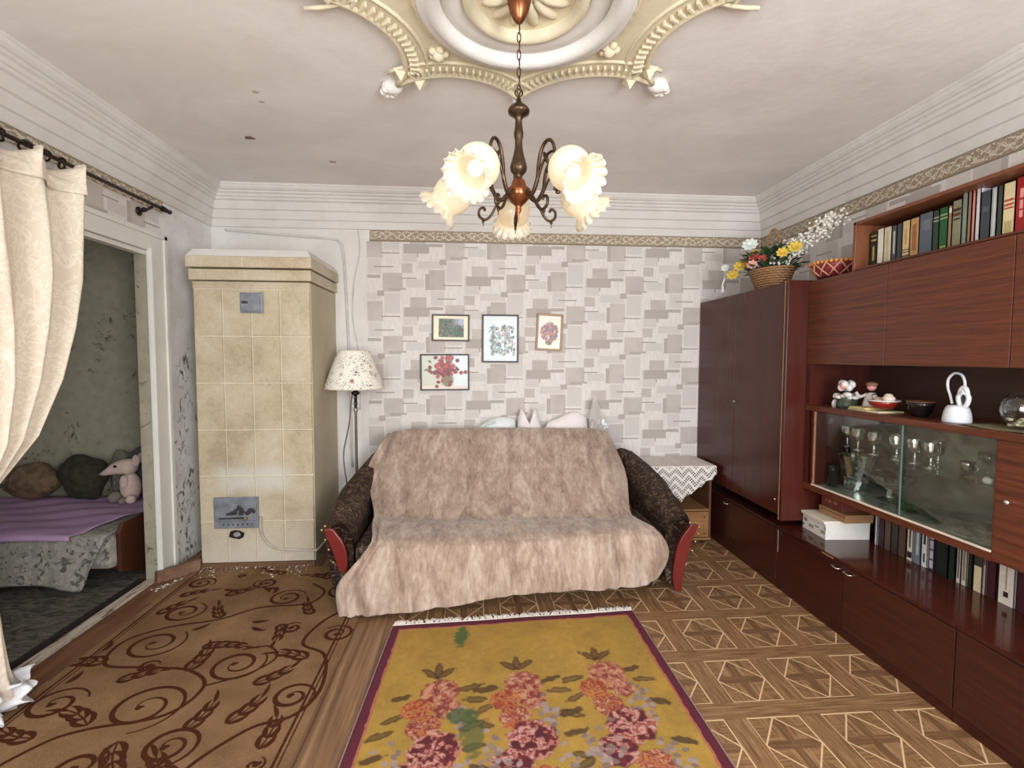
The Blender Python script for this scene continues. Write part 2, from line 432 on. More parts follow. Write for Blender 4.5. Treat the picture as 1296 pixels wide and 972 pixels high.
# doorway: reveal lined with the bedroom paper, painted casing
d = struct('door_1', MB().box(XL, XL + .022, 3.47, 3.655, 0, 2.395).box(XL, XL + .022, 1.75, 3.47, 2.265, 2.395), M_casing, bevel=.004)
def part(name, mb, mat, parent, **k):
    o = obj(name, mb, mat, parent, **k); return o
part('casing_moulding', MB().box(XL + .02, XL + .034, 3.62, 3.655, 0, 2.395).box(XL + .02, XL + .034, 3.475, 3.495, 0, 2.28).box(XL + .02, XL + .034, 1.75, 3.655, 2.365, 2.395), M_casing, d, bevel=.003)
part('reveal_lining', MB().box(XL - .08, XL + .001, 3.478, 3.492, 0, 2.27).box(XL - .08, XL - .001, 1.9, 3.48, 2.262, 2.272), M_bed_wall, d)
part('lintel_board', MB().box(XL - .055, XL - .0, 1.9, 3.478, 2.235, 2.262), M_casing, d)

# wallpaper sheets and their scroll borders
def sheet(name, parent, mb, m): o = obj(name, mb, m, parent); return o
wb = bpy.data.objects['wall_back']
z_cut = 2.545
sheet('wallpaper', wb, MB().box(-.925, XR - .004, YB - .004, YB + .01, 0, z_cut), M_wpx)
sheet('wallpaper_border', wb, MB().box(-.90, XR - .004, YB - .007, YB + .01, z_cut, 2.645), M_bx)
sheet('wallpaper', wr, MB().box(XR - .004, XR + .01, YF, YB - .004, 0, z_cut), M_wpy)
sheet('wallpaper_border', wr, MB().box(XR - .007, XR + .01, YF, YB - .004, z_cut, 2.645), M_by)
sheet('wallpaper', wl, MB().add([(XL + .004, 1.7, 2.39), (XL + .004, 3.60, 2.39), (XL + .004, 3.64, 2.43), (XL + .004, 3.61, 2.50), (XL + .004, 3.65, 2.60), (XL + .004, 1.7, 2.60)], [(0, 1, 2, 3, 4, 5)]), M_wpy)
sheet('wallpaper_border', wl, MB().box(XL - .01, XL + .007, 1.0, 3.66, 2.56, 2.645), M_by)

# cornice: one profile swept along three walls
PROF = [(.0, 2.640), (.016, 2.640), (.020, 2.655), (.022, 2.700), (.034, 2.706), (.036, 2.716), (.044, 2.770), (.058, 2.776), (.060, 2.786), (.070, 2.838), (.088, 2.846), (.092, 2.862), (.104, 2.866), (.112, 2.884), (.128, 2.892), (.130, 2.905), (.142, 2.908), (.158, 2.922), (.165, 2.938), (.170, 2.94), (.172, 2.957), (0, 2.957)]
def cornice(name, a, b, nrm):
    m = MB(); n = len(PROF); a = Vector(a); b = Vector(b); nrm = Vector(nrm); t = (b - a).normalized()
    for P, sg in ((a, 1), (b, -1)):
        for (dd, z) in PROF: m.v.append(tuple(P + nrm * dd + t * sg * dd + Vector((0, 0, z))))
    m.f = [(i, i + 1, n + i + 1, n + i) for i in range(n - 1)]
    return struct(name, m, M_corn)
cornice('trim_4', (XL, YB, 0), (XR, YB, 0), (0, -1, 0))
cornice('trim_5', (XR, YB, 0), (XR, YF, 0), (-1, 0, 0))
cornice('trim_6', (XL, YF, 0), (XL, YB, 0), (1, 0, 0))
# skirting boards
struct('baseboard_back', MB().box(-2.01, -1.19, 3.635, 3.66, 0, .038).box(-1.2, 1.4, YB - .02, YB, 0, .08), M_skirt)
b = MB().hexa([(-2.205, 3.44, 0), (-2.17, 3.42, 0), (-1.985, 3.60, 0), (-2.02, 3.64, 0)], [(-2.205, 3.45, .075), (-2.17, 3.43, .075), (-1.99, 3.62, .085), (-2.02, 3.65, .085)])
struct('baseboard_left', b, M_skirt, bevel=.004)
# fallen plaster crumbs
cr = MB()
for i in range(300):
    if i < 130: t_ = random.random(); x = -2.13 + t_ * .16 + random.gauss(0, .02); y = 3.30 + t_ * .28 + random.gauss(0, .03)
    else: x = random.uniform(-2.0, -1.22); y = 3.63 - abs(random.gauss(0, .09))
    if x > -1.98: zz = .013
    else: zz = .006
    s_ = random.uniform(.0015, .005) if random.random() < .85 else random.uniform(.006, .011); q = random.uniform(0, 3)
    cr.hexa([(x + s_ * math.cos(q + k * PI / 2), y + s_ * math.sin(q + k * PI / 2) * .8, zz) for k in range(4)], [(x + .7 * s_ * math.cos(q + k * PI / 2), y + .7 * s_ * math.sin(q + k * PI / 2) * .8, zz + s_ * .5) for k in range(4)])
tag(obj('plaster_crumbs', cr, simple('crumb', rgb(208, 200, 188), .9)), 'white plaster crumbs fallen on the brown carpet below the stove', 'debris', kind='stuff')

# ================================================================== TILED STOVE
def tile_mat(name, body=False):
    t = NT(name); p = t.pos()
    a = t.noise(p, 3.5, 5, .6, .4); b = t.noise(p, 30, 4, .6, 1.0)
    col = t.ramp(t.math('ADD', t.math('MULTIPLY', a, .65), t.math('MULTIPLY', b, .35)), [(.36, rgb(170, 154, 126)), (.5, rgb(190, 175, 147)), (.66, rgb(202, 191, 168))])
    x, y, z = t.sep(p)
    # repaired, whitened patch above the fire door and toward the floor
    d = t.math('ABSOLUTE', t.math('SUBTRACT', z, .66)); e = t.math('ABSOLUTE', t.math('ADD', x, 1.62))
    m = t.math('MULTIPLY', t.step(t.math('ADD', d, t.math('MULTIPLY', b, .18)), .22, .14), t.step(t.math('ADD', e, t.math('MULTIPLY', a, .2)), .42, .3))
    col = t.mix(t.math('MULTIPLY', m, .75), col, rgb(208, 206, 196))
    col = t.mix(t.math('MULTIPLY', t.step(z, .5, .1), .45), col, rgb(208, 202, 190))
    t.base(col, .42); t.bump(t.noise(p, 7, 3), .12, .01); return t.m
M_tile = tile_mat('glazed_stove_tile')
M_joint = simple('tile_joint', rgb(222, 212, 190), .8, world=True)
M_side = plaster_mat('stove_side_plaster', rgb(196, 184, 158), rgb(170, 158, 134), .4)
M_iron = simple('grey_painted_iron', rgb(132, 136, 144), .45, .2, .25, 14, .2, 40)
M_irond = simple('dark_iron', rgb(62, 60, 62), .6, .3)
SX0, SX1, SY = -2.01, -1.20, 3.66
stove = thing('tiled_stove', 'tall beige tiled heating stove with grey iron doors beside the doorway', 'stove', (-1.6, 4.0, 0))
obj('body', MB().box(SX0, SX1, SY + .010, YB, 0, 2.09), M_joint, stove)
obj('side_face', MB().box(SX1, SX1 + .006, SY + .014, YB, 0, 2.09), M_side, stove, label='smeared plain plaster side of the stove')
zr = [0.038, .34, .68, 1.02, 1.362, 1.703, 2.04]
xc = [-2.01, -1.812, -1.612, -1.412, -1.20]
tw, th = .2, .34
protos = {}
for r in range(6):
    for c in range(4):
        x0, x1, z0, z1 = xc[c] + .0025, xc[c + 1] - .0025, zr[r] + .0025, zr[r + 1] - .0025
        if c == 3: x1 = -1.199
        key = (round(x1 - x0, 4), round(z1 - z0, 4))
        cx, cz = (x0 + x1) / 2, (z0 + z1) / 2
        if key not in protos:
            w, h = (x1 - x0) / 2, (z1 - z0) / 2; e = .004
            m = MB().hexa([(-w, .012, -h), (w, .012, -h), (w, .012, h), (-w, .012, h)], [(-w + e, 0, -h + e), (w - e, 0, -h + e), (w - e, 0, h - e), (-w + e, 0, h - e)])
            # hexa order bottom/top -> flip so that the face points to the room
            o = obj('tile', m, M_tile, stove, local=True); o.location = Vector((cx, SY, cz)) - stove.location; protos[key] = o
        else:
            o = share('tile', protos[key], (cx, SY, cz), stove)
        if c > 0 or r > 0: o.rotation_euler = (random.uniform(-.006, .006), 0, random.uniform(-.006, .006))
obj('top_band', MB().box(SX0, SX1, SY, SY + .012, 2.042, 2.092), M_tile, stove)
# two-step cornice and the white cap
def wrap(x0, x1, y0, z0, z1): return MB().box(x0, x1, y0, YB, z0, z1)
obj('cornice_course', wrap(SX0 - .01, SX1 + .022, SY - .035, 2.098, 2.176), M_tile, stove, bevel=.006)
obj('cornice_course', wrap(SX0 - .015, SX1 + .034, SY - .06, 2.184, 2.262), M_tile, stove, bevel=.006)
obj('corner_tile', MB().box(SX0 + .38, SX0 + .384, SY - .0365, SY - .03, 2.10, 2.174).box(SX0 + .37, SX0 + .374, SY - .0615, SY - .05, 2.186, 2.26), M_joint, stove)
obj('cap', MB().hexa([(SX0 - .015, SY - .06, 2.262), (SX1 + .034, SY - .06, 2.262), (SX1 + .034, YB, 2.262), (SX0 - .015, YB, 2.262)], [(SX0 + .02, SY - .02, 2.318), (SX1, SY - .02, 2.318), (SX1, YB, 2.318), (SX0 + .02, YB, 2.318)]), M_white, stove, bevel=.005)
# upper vent door
vd = obj('vent_door', MB().box(-1.685, -1.535, SY - .012, SY, 1.868, 2.016), M_iron, stove, bevel=.008)
obj('frame', MB().box(-1.678, -1.545, SY - .02, SY - .01, 1.88, 2.004), M_iron, vd, bevel=.01)
obj('latch', MB().box(-1.665, -1.625, SY - .034, SY - .018, 1.936, 1.952), M_irond, vd, bevel=.004)
obj('hinge', MB().tube([(-1.528, SY - .016, 1.865), (-1.528, SY - .016, 2.02)], .007, 8).box(-1.555, -1.528, SY - .024, SY - .012, 1.90, 1.915).box(-1.555, -1.528, SY - .024, SY - .012, 1.972, 1.987), M_iron, vd)
# fire door
fd = obj('fire_door', MB().box(-1.907, -1.59, SY - .014, SY, .295, .528), M_iron, stove, bevel=.004)
obj('door_leaf', MB().box(-1.895, -1.602, SY - .024, SY - .013, .355, .517), M_iron, fd, bevel=.006)
obj('latch', MB().tube([(-1.86, SY - .032, .376), (-1.70, SY - .034, .378), (-1.66, SY - .04, .376)], .006, 8).box(-1.72, -1.69, SY - .036, SY - .018, .40, .45), M_irond, fd)
r_ = MB()
for k, (x, z) in enumerate([(-1.80, .405), (-1.775, .412), (-1.75, .42), (-1.735, .44), (-1.722, .455), (-1.71, .44), (-1.69, .42), (-1.665, .41), (-1.65, .425), (-1.635, .44), (-1.62, .425)]):
    r_.ball((x, SY - .026, z), (.016, .006, .010 + .006 * (k % 3)), 8, 5)
obj('cast_relief', r_, M_irond, fd, label='cast leaf relief on the fire door')
r_ = MB()
for k in range(7): r_.ball((-1.84 + k * .034, SY - .014, .325), (.006, .004, .008), 8, 5)
obj("air_slot", r_, M_irond, fd, kind="stuff")
obj('knob', MB().ball((-1.672, SY - .045, .376), .011, 10, 7), simple('brass', rgb(196, 170, 70), .35, .9), fd, label='yellow brass knob')
# cleaning hole with broken edge
m = MB(); m.surf(14, 3, lambda a, b: (-1.752 + (.052 if b < .9 else .0) * b * 1.1 * math.cos(a * 2 * PI) * (1 + .2 * math.sin(a * 31)), SY - .003 - .004 * b, .245 + .042 * b * 1.1 * math.sin(a * 2 * PI) * (1 + .25 * math.cos(a * 23)) if b < .9 else .245), True)
hole_ = [(.056, 15), (.042, 60), (.046, 110), (.058, 150), (.06, 200), (.04, 235), (.045, 290), (.052, 330)]
m = MB().prism([(-1.752 + r * math.cos(math.radians(a)), .245 + r * .8 * math.sin(math.radians(a))) for r, a in hole_], 0, .004, Matrix(((1, 0, 0, 0), (0, 0, -1, SY + .0), (0, 1, 0, 0), (0, 0, 0, 1))))
obj('cleaning_hole', m, M_dark, stove, label='ragged dark cleaning hole below the fire door')
obj('loose_brick', MB().ball((-1.752, SY - .004, .247), (.026, .010, .019), 9, 6), simple('ash_brick', rgb(150, 146, 140), .9, var=.4, sc=60), stove)
M_cable = simple('painted_cable', rgb(186, 176, 160), .6)
cp = smooth_path([(-1.575, SY - .015, .38), (-1.578, SY - .016, .30), (-1.565, SY - .014, .235), (-1.53, SY - .012, .18), (-1.485, SY - .012, .145), (-1.40, SY - .012, .128), (-1.28, SY - .012, .122), (-1.20, SY - .014, .118), (-1.175, SY + .02, .118), (-1.17, SY + .3, .12)], 6)
tag(obj('cable', MB().tube(cp, .009, 8), M_cable, smooth=True), 'grey painted cable looping from the fire door along the stove', 'cable')
wc = smooth_path([(-2.08, YB - .012, 2.612), (-1.9, YB - .012, 2.60), (-1.5, YB - .012, 2.575), (-1.22, YB - .012, 2.555), (-1.15, YB - .012, 2.535), (-1.125, YB - .012, 2.47), (-1.11, YB - .012, 2.3), (-1.095, YB - .012, 1.9), (-1.08, YB - .012, 1.3), (-1.07, YB - .012, .6)], 6)
M_wcab = simple('whitewashed_cable', rgb(206, 202, 196), .7)
tag(obj('wall_cable', MB().tube(wc, .010, 8), M_wcab, smooth=True), 'thick whitewashed cable bending down the wall right of the stove', 'cable')
wc = smooth_path([(-.995, YB - .006, 2.63), (-.985, YB - .006, 2.45), (-1.035, YB - .006, 2.2), (-1.05, YB - .006, 1.9), (-1.02, YB - .006, 1.7), (-.99, YB - .006, 1.5), (-1.0, YB - .006, 1.1)], 6)
tag(obj('wall_cable', MB().tube(wc, .005, 6), M_wcab, smooth=True), 'thin wavy whitewashed wire beside the wallpaper edge', 'cable')

# ================================================================== CEILING ROSE
M_rose = simple('cream_stucco', rgb(222, 211, 182), .9, var=.07, sc=8, bump=.2, bsc=30, world=True)
M_rosew = simple('white_stucco', rgb(228, 224, 218), .9, var=.05, sc=8, bump=.15, bsc=30, world=True)
RX, RY = .197, 1.93
rose = thing('ceiling_rose', 'cream and white stucco ceiling rose with scalloped arches above the chandelier', 'ceiling rose', (RX, RY, ZC))
def arc(P, Q, sag, n=18):
    P = Vector(P); Q = Vector(Q); c = (Q - P); h = c.length / 2; mid = (P + Q) / 2; R = (h * h + sag * sag) / (2 * sag)
    nin = Vector((-c.y, c.x)).normalized()
    if nin.dot(-mid) < 0: nin = -nin
    cen = mid + nin * (sag - R); out = []
    a0 = math.atan2(P.y - cen.y, P.x - cen.x); a1 = math.atan2(Q.y - cen.y, Q.x - cen.x)
    da = (a1 - a0 + PI) % (2 * PI) - PI
    for k in range(n + 1): a = a0 + da * k / n; out.append((cen.x + R * math.cos(a), cen.y + R * math.sin(a)))
    return out, cen, R
cusps = [(.03, .72), (-.585, .640), (-.92, .02), (-.62, -.56), (-.03, -.72), (.585, -.64), (.95, -.13), (.69, .525)]
outline = []; arcs = []
for i in range(8):
    P, Q = cusps[i], cusps[(i + 1) % 8]
    a, cen, R = arc(P, Q, .15 if i in (0, 3, 4, 7) else .21)
    arcs.append((a, cen)); outline += a[:-1]
def rw(p, z): return (RX + p[0], RY + p[1], z)
m = MB(); nO = len(outline)
for zz in (ZC, ZC - .03):
    for p in outline: m.v.append(rw(p, zz))
for k in range(nO): m.v.append((RX + .3 * outline[k][0] / math.hypot(*outline[k]), RY + .3 * outline[k][1] / math.hypot(*outline[k]), ZC - .03))
for k in range(nO):
    l = (k + 1) % nO
    m.f.append((k, l, nO + l, nO + k)); m.f.append((nO + k, nO + l, 2 * nO + l, 2 * nO + k))
obj('field', m, M_rose, rose)
den = MB()
for a, cen in arcs:
    m = MB(); m.tube([rw(p, ZC - .028) for p in a], .015, 8)
    off = [Vector(p) + (Vector(p) - cen).normalized() * .055 for p in a]
    off2 = [Vector(p) + (Vector(p) - cen).normalized() * .10 for p in a]
    obj('arch_bead', m, M_rose, rose, smooth=True)
    obj('arch_rib', MB().tube([rw(p, ZC - .030) for p in off2[1:-1]], .009, 8), M_rose, rose, smooth=True)
    for k in range(26):
        t_ = (k + .5) / 26 * (len(a) - 1); i0 = int(t_); f = t_ - i0
        if k < 4 or k > 21: continue
        p = Vector(a[i0]).lerp(Vector(a[i0 + 1]), f); nn = (p - cen).normalized(); tt = Vector((-nn.y, nn.x))
        q0 = p + nn * .022; q1 = p + nn * .066; w = .005
        b = [q0 - tt * w, q0 + tt * w, q1 + tt * w, q1 - tt * w]
        den.hexa([rw(v, ZC - .048) for v in b], [rw(v, ZC - .028) for v in b])
obj('dentils', den, M_rose, rose, kind='stuff')
for i, c in enumerate(cusps):
    c = Vector(c); d = c.normalized()
    if i in (1, 3, 5, 7):
        p = c + d * .05
        m = MB().ball(rw(p, ZC - .02), (.055, .04, .035), 12, 8)
        for k in range(6): m.ball(rw(p + d * .03 + Vector((.028 * math.cos(k * 1.05), .028 * math.sin(k * 1.05))), ZC - .035), (.02, .02, .018), 8, 6)
        obj('leaf_finial', m, M_rosew, rose, smooth=True)
        for sg in (-1, 1):
            q = c - d * .11 + Vector((-d.y, d.x)) * sg * .055
            e = .045
            obj('pyramid', MB().add([rw(q + Vector((e * math.cos(k * PI / 2 + .78), e * math.sin(k * PI / 2 + .78))), ZC - .03) for k in range(4)] + [rw(q, ZC - .075)], [(0, 1, 4), (1, 2, 4), (2, 3, 4), (3, 0, 4)]), M_rose, rose)
    elif i in (0, 4):
        obj('drop_boss', MB().ball(rw(c + d * .02, ZC - .02), (.03, .022, .025), 10, 7), M_rosew, rose, smooth=True)
for (x, y) in [(-.36, .36), (.40, .27), (-.36, -.36), (.40, -.30)]:
    m = MB().ball(rw((x, y), ZC - .04), (.03, .03, .028), 10, 7)
    for k in range(5): m.ball(rw((x + .03 * math.cos(k * 1.257), y + .03 * math.sin(k * 1.257)), ZC - .035), (.02, .02, .016), 8, 6)
    obj('flower_boss', m, M_rose, rose, smooth=True)
obj('outer_ring', MB().lathe([(.335, ZC - .02), (.33, ZC - .055), (.345, ZC - .075), (.372, ZC - .08), (.392, ZC - .066), (.405, ZC - .058), (.418, ZC - .062), (.428, ZC - .05), (.432, ZC - .025)], 72, (RX, RY, 0)), M_rosew, rose, smooth=True)
obj('rope_bead', MB().lathe([(.420, ZC - .03), (.424, ZC - .056), (.436, ZC - .05), (.442, ZC - .028)], 144, (RX, RY, 0), ripple=lambda i, q, r, z: (r + .004 * math.sin(q * 48), z)), M_rose, rose, smooth=True)
obj('flat_ring', MB().lathe([(.25, ZC - .028), (.252, ZC - .034), (.33, ZC - .034), (.335, ZC - .02)], 64, (RX, RY, 0)), M_rosew, rose, smooth=True)
obj('inner_ring', MB().lathe([(.195, ZC - .02), (.197, ZC - .05), (.212, ZC - .062), (.232, ZC - .058), (.245, ZC - .045), (.25, ZC - .025)], 64, (RX, RY, 0)), M_rose, rose, smooth=True)
obj('bowl', MB().lathe([(.002, ZC - .004), (.1, ZC - .006), (.195, ZC - .02)], 48, (RX, RY, 0)), M_rose, rose, smooth=True)
for k in range(12):
    q = k * PI / 6 + .2; c, s_ = math.cos(q), math.sin(q)
    M3 = Matrix(((c, -s_, 0), (s_, c, 0), (0, 0, 1)))
    obj('petal', MB().ball(rw((.115 * c, .115 * s_), ZC - .012), (.07, .026, .022), 10, 6, M=M3), M_rose, rose, smooth=True)

# ================================================================== CHANDELIER
M_bronze = simple('dark_bronze', rgb(86, 68, 52), .32, .85, .35, 30)
M_copper = simple('copper', rgb(150, 92, 60), .28, .85, .2, 20)
def shade_mat():
    t = NT('frosted_shade_glass'); t.t.nodes.remove(t.b)
    d = t.n('ShaderNodeBsdfDiffuse'); d.inputs[0].default_value = rgb(238, 232, 218)
    tr = t.n('ShaderNodeBsdfTranslucent'); tr.inputs[0].default_value = rgb(246, 238, 220)
    g = t.n('ShaderNodeBsdfGlossy'); g.inputs[1].default_value = .12
    m1 = t.n('ShaderNodeMixShader'); m1.inputs[0].default_value = .5; t.t.links.new(d.outputs[0], m1.inputs[1]); t.t.links.new(tr.outputs[0], m1.inputs[2])
    m2 = t.n('ShaderNodeMixShader'); m2.inputs[0].default_value = .06; t.t.links.new(m1.outputs[0], m2.inputs[1]); t.t.links.new(g.outputs[0], m2.inputs[2])
    t.t.links.new(m2.outputs[0], t.out.inputs[0]); return t.m
M_shade = shade_mat()
def emis(name, c, s_):
    t = NT(name); t.b.inputs['Base Color'].default_value = c; t.b.inputs['Emission Color'].default_value = c; t.b.inputs['Emission Strength'].default_value = s_; return t.m
M_bulb = emis('lit_bulb', (1, .93, .78, 1), 3.2)
CX, CY = .167, 1.90
chan = thing('chandelier', 'five-armed dark bronze chandelier with lit frosted ruffled glass shades', 'chandelier', (CX, CY, 2.10))
def zpx(p): return 2.537 - (p - 125) * .00296
obj('canopy', MB().lathe([(.001, zpx(33)), (.012, zpx(31)), (.022, zpx(26)), (.034, zpx(18)), (.042, zpx(6)), (.046, zpx(-10)), (.045, ZC - .02), (.03, ZC - .005)], 40, (CX, CY, 0), ripple=lambda i, q, r, z: (r * (1 + .05 * math.cos(q * 20)), z)), M_copper, chan, smooth=True, label='fluted copper ceiling canopy')
links = MB(); z = zpx(32); k = 0
while z > zpx(122):
    L = .019; hh = []
    for a in range(14):
        q = 2 * PI * a / 14; X = .0065 * math.cos(q); Z = L * math.sin(q) * (1 if abs(math.sin(q)) > .2 else 1)
        hh.append((CX + (X if k % 2 else .002), CY + (.0 if k % 2 else X), z - L + Z))
    links.tube(hh, .0024, 6, closed=True); z -= L * 2 - .006; k += 1
obj('chain', links, M_bronze, chan, smooth=True)
zt = lambda z: z
stem = [(.001, zpx(122)), (.006, zpx(124)), (.010, zpx(127)), (.014, zpx(131)), (.034, zpx(136)), (.042, zpx(140)), (.040, zpx(144)), (.020, zpx(148)), (.013, zpx(152)), (.0145, zpx(160)), (.017, zpx(166)), (.019, zpx(169)), (.0175, zpx(173)), (.014, zpx(178)), (.0155, zpx(188)), (.021, zpx(197)), (.029, zpx(206)), (.033, zpx(212)), (.030, zpx(217)), (.019, zpx(221)), (.013, zpx(224)), (.016, zpx(227))]
obj('stem', MB().lathe(stem, 28, (CX, CY, 0)), M_bronze, chan, smooth=True)
obj('loop', MB().tube([(CX + .014 * math.cos(a * PI / 8), CY, zpx(122) + .012 + .014 * math.sin(a * PI / 8)) for a in range(16)], .0035, 8, closed=True), M_bronze, chan, smooth=True)
obj('hub', MB().lathe([(.016, zpx(226)), (.026, zpx(230)), (.030, zpx(236)), (.046, zpx(240)), (.050, zpx(244)), (.044, zpx(250)), (.030, zpx(256)), (.016, zpx(260)), (.009, zpx(263)), (.012, zpx(266)), (.008, zpx(269)), (.004, zpx(272)), (.0035, zpx(280)), (.001, zpx(283))], 32, (CX, CY, 0)), M_copper, chan, smooth=True, label='copper hub with pointed finial')
HZ = zpx(240)
def rot(a): c, s_ = math.cos(a), math.sin(a); return Matrix(((c, -s_, 0), (s_, c, 0), (0, 0, 1)))
for k in range(5):
    A = math.radians(90 + 72 * k); R3 = rot(A)
    def P(r, z, t=0): v = R3 @ Vector((r, t, 0)); return (CX + v.x, CY + v.y, HZ + z)
    main = smooth_path([P(.04, -.01), P(.075, -.035), P(.105, .01), P(.112, .06), P(.122, .10), P(.142, .128), P(.168, .132), P(.188, .11), P(.196, .07)], 6)
    arm = obj('arm', MB().tube(main, [.0085 - .003 * i / len(main) for i in range(len(main))], 8), M_bronze, chan, smooth=True)
    sc = [P(.045, -.015), P(.085, -.05), P(.11, -.09), P(.135, -.105), P(.158, -.09), P(.158, -.066), P(.142, -.058), P(.134, -.07)]
    obj('scroll', MB().tube(smooth_path(sc, 5), .0055, 8).ball(P(.142, -.112), .006, 8, 6).tube([P(.142, -.105), P(.142, -.13)], .002, 6), M_bronze, arm, smooth=True)
    sc2 = [P(.105, .0), P(.13, .055), P(.16, .085), P(.19, .085), P(.205, .06), P(.19, .04), P(.175, .05)]
    obj('scroll', MB().tube(smooth_path(sc2, 5), .005, 8), M_bronze, arm, smooth=True)
    Rl = R3.to_4x4() @ Matrix.Rotation(-.5, 4, 'Y')
    lf = MB(); lf.ball(P(.150, .075), (.010, .005, .028), 8, 6, M=Rl.to_3x3()); lf.ball(P(.165, .03), (.018, .006, .010), 8, 6, M=Rl.to_3x3()); lf.ball(P(.175, .018, .008), (.012, .006, .010), 8, 6)
    obj('leaf', lf, M_bronze, arm, smooth=True)
    # shade: axis points outwards and down
    tilt = math.radians(40)
    ax = R3 @ Vector((math.cos(tilt), 0, -math.sin(tilt))); zx = Vector((ax.x, ax.y, ax.z)).normalized()
    q = Vector((0, 0, 1)).rotation_difference(zx).to_matrix()
    c0 = Vector(P(.268, .0))
    obj('cup', MB().lathe([(.004, -.098), (.014, -.094), (.020, -.082), (.024, -.070), (.036, -.062), (.037, -.056)], 20, c0, M=q), M_bronze, arm, smooth=True)
    prof = []
    for i in range(17):
        t_ = math.radians(24 + (128 - 24) * i / 16); prof.append((.074 * math.sin(t_), -.074 * math.cos(t_)))
    prof += [(.057, .052), (.060, .060), (.068, .068), (.078, .077), (.086, .088)]
    npf = len(prof)
    def rip(i, qq, r, z):
        e = max(0, (i - (npf - 5)) / 4)
        return r * (1 + .055 * e * math.sin(qq * 16)), z + .008 * e * math.cos(qq * 16) + .006 * e * math.sin(3 * qq)
    sh = obj('shade', MB().lathe(prof, 96, c0, M=q, ripple=rip), M_shade, chan, smooth=True, solid=.0025)
    obj('ruffle_rim', MB().tube([c0 + q @ Vector((rip(npf - 1, j * 2 * PI / 96, *prof[-1])[0] * math.cos(j * 2 * PI / 96), rip(npf - 1, j * 2 * PI / 96, *prof[-1])[0] * math.sin(j * 2 * PI / 96), rip(npf - 1, j * 2 * PI / 96, *prof[-1])[1])) for j in range(96)], .0022, 5, closed=True), M_shade, sh, smooth=True)
    bc = c0 + zx * .012
    obj('bulb', MB().ball(bc, (.026, .026, .034), 14, 10, M=q), M_bulb, chan, smooth=True)
    obj('socket', MB().lathe([(.014, -.075), (.014, -.03)], 14, c0, M=q), M_rosew, sh)
    l = bpy.data.lights.new('bulb_light', 'POINT'); l.energy = .16; l.color = (1, .86, .64); l.shadow_soft_size = .03
    lo = bpy.data.objects.new('bulb_light', l); COL.objects.link(lo); lo.location = bc + zx * .065

# ================================================================== WALL UNIT (right side)
M_wdark = wood('dark_lacquered_veneer', rgb(66, 27, 20), rgb(76, 33, 25), 2, .26, 12, .06, .35)
M_wdarkh = wood('dark_lacquered_veneer_flat', rgb(54, 22, 17), rgb(68, 29, 22), 1, .28, 20, .06, .4)
M_wmid = wood('red_brown_veneer', rgb(72, 32, 17), rgb(108, 56, 33), 1, .38, 60, .035)
M_wlow = wood('shaded_low_door_veneer', rgb(52, 22, 14), rgb(76, 35, 23), 1, .36, 60, .035)  # darker copy of the red-brown veneer, dimness near the floor put into its colour
M_wside = wood('brown_side_panel', rgb(104, 60, 38), rgb(124, 74, 48), 2, .4, 20, .1)
M_edge = simple('worn_edge', rgb(150, 104, 78), .5, var=.2, sc=40)
M_metal = simple('nickel', rgb(196, 190, 180), .25, .9, .1)
XF, XU = 2.03, 2.17          # fronts of the deep base and of the shallow upper part
def panel_box(x0, x1, y0, y1, z0, z1): return MB().box(x0, x1, y0, y1, z0, z1)
# wardrobe
wd = thing('wardrobe', 'tall dark lacquered two-door wardrobe in the corner by the back wall', 'wardrobe', (2.3, 3.65, .47))
obj('body', MB().box(XF + .02, XR - .01, 3.05, YB - .01, .49, 2.055), M_wdark, wd)
obj('side_panel', MB().box(XF, XR - .01, 3.04, 3.06, .47, 2.06), M_wdark, wd, bevel=.002)
obj('door', MB().box(XF, XF + .019, 3.083, 3.664, .50, 2.05), M_wdark, wd, bevel=.002)
d2 = obj('door', MB().box(XF, XF + .019, 3.669, YB - .02, .50, 2.05), M_wdark, wd, bevel=.002)
obj('knob', MB().ball((XF - .012, 3.645, 1.215), .009, 10, 8), M_metal, [c for c in wd.children if c.name == 'door'][0])
obj('knob', MB().ball((XF - .008, 3.10, .60), .007, 10, 8), M_metal, [c for c in wd.children if c.name == 'door'][0])
obj('edge_strip', MB().box(XF - .003, XF, 3.066, 3.074, .47, 2.06), M_edge, wd, label='worn light brown front edge of the side panel')
# base cabinets: four boxes with drop fronts
def base_cab(y0, y1, label, handle):
    t = thing('base_cabinet', label, 'cabinet', ((XF + XR) / 2, (y0 + y1) / 2, 0), 'low cabinets of the wall unit')
    obj('body', MB().box(XF + .02, XR - .01, y0 + .001, y1 - .001, .05, .425), M_wdarkh, t)
    obj('plinth', MB().box(XF + .006, XF + .026, y0, y1, 0, .06), M_dark if False else M_wdarkh, t)
    dr = obj('door', MB().box(XF, XF + .019, y0 + .002, y1 - .002, .055, .405), M_wlow if y1 < 3.0 else M_wdarkh, t, bevel=.002)
    obj('top_edge', MB().box(XF - .002, XF + .03, y0 + .001, y1 - .001, .409, .4255), M_wdarkh, t, bevel=.002)
    if handle: obj('handle', MB().tube([(XF + .01, handle, .385), (XF - .022, handle, .383), (XF - .024, handle - .045, .381), (XF + .01, handle - .05, .381)], .004, 8), M_metal, dr, smooth=True)
    return t
base_cab(3.668, YB - .012, 'dark low cabinet under the wardrobe, in the corner behind the nightstand', 3.76)
base_cab(3.078, 3.666, 'dark low cabinet under the wardrobe, nearer the camera', None)
c3 = base_cab(2.491, 3.076, 'low cabinet with a worn top edge under the cardboard boxes', 2.552)
obj('worn_patch', MB().box(XF - .004, XF + .004, 2.56, 2.65, .412, .422), M_edge, c3, label='chipped pale patch on the front edge')
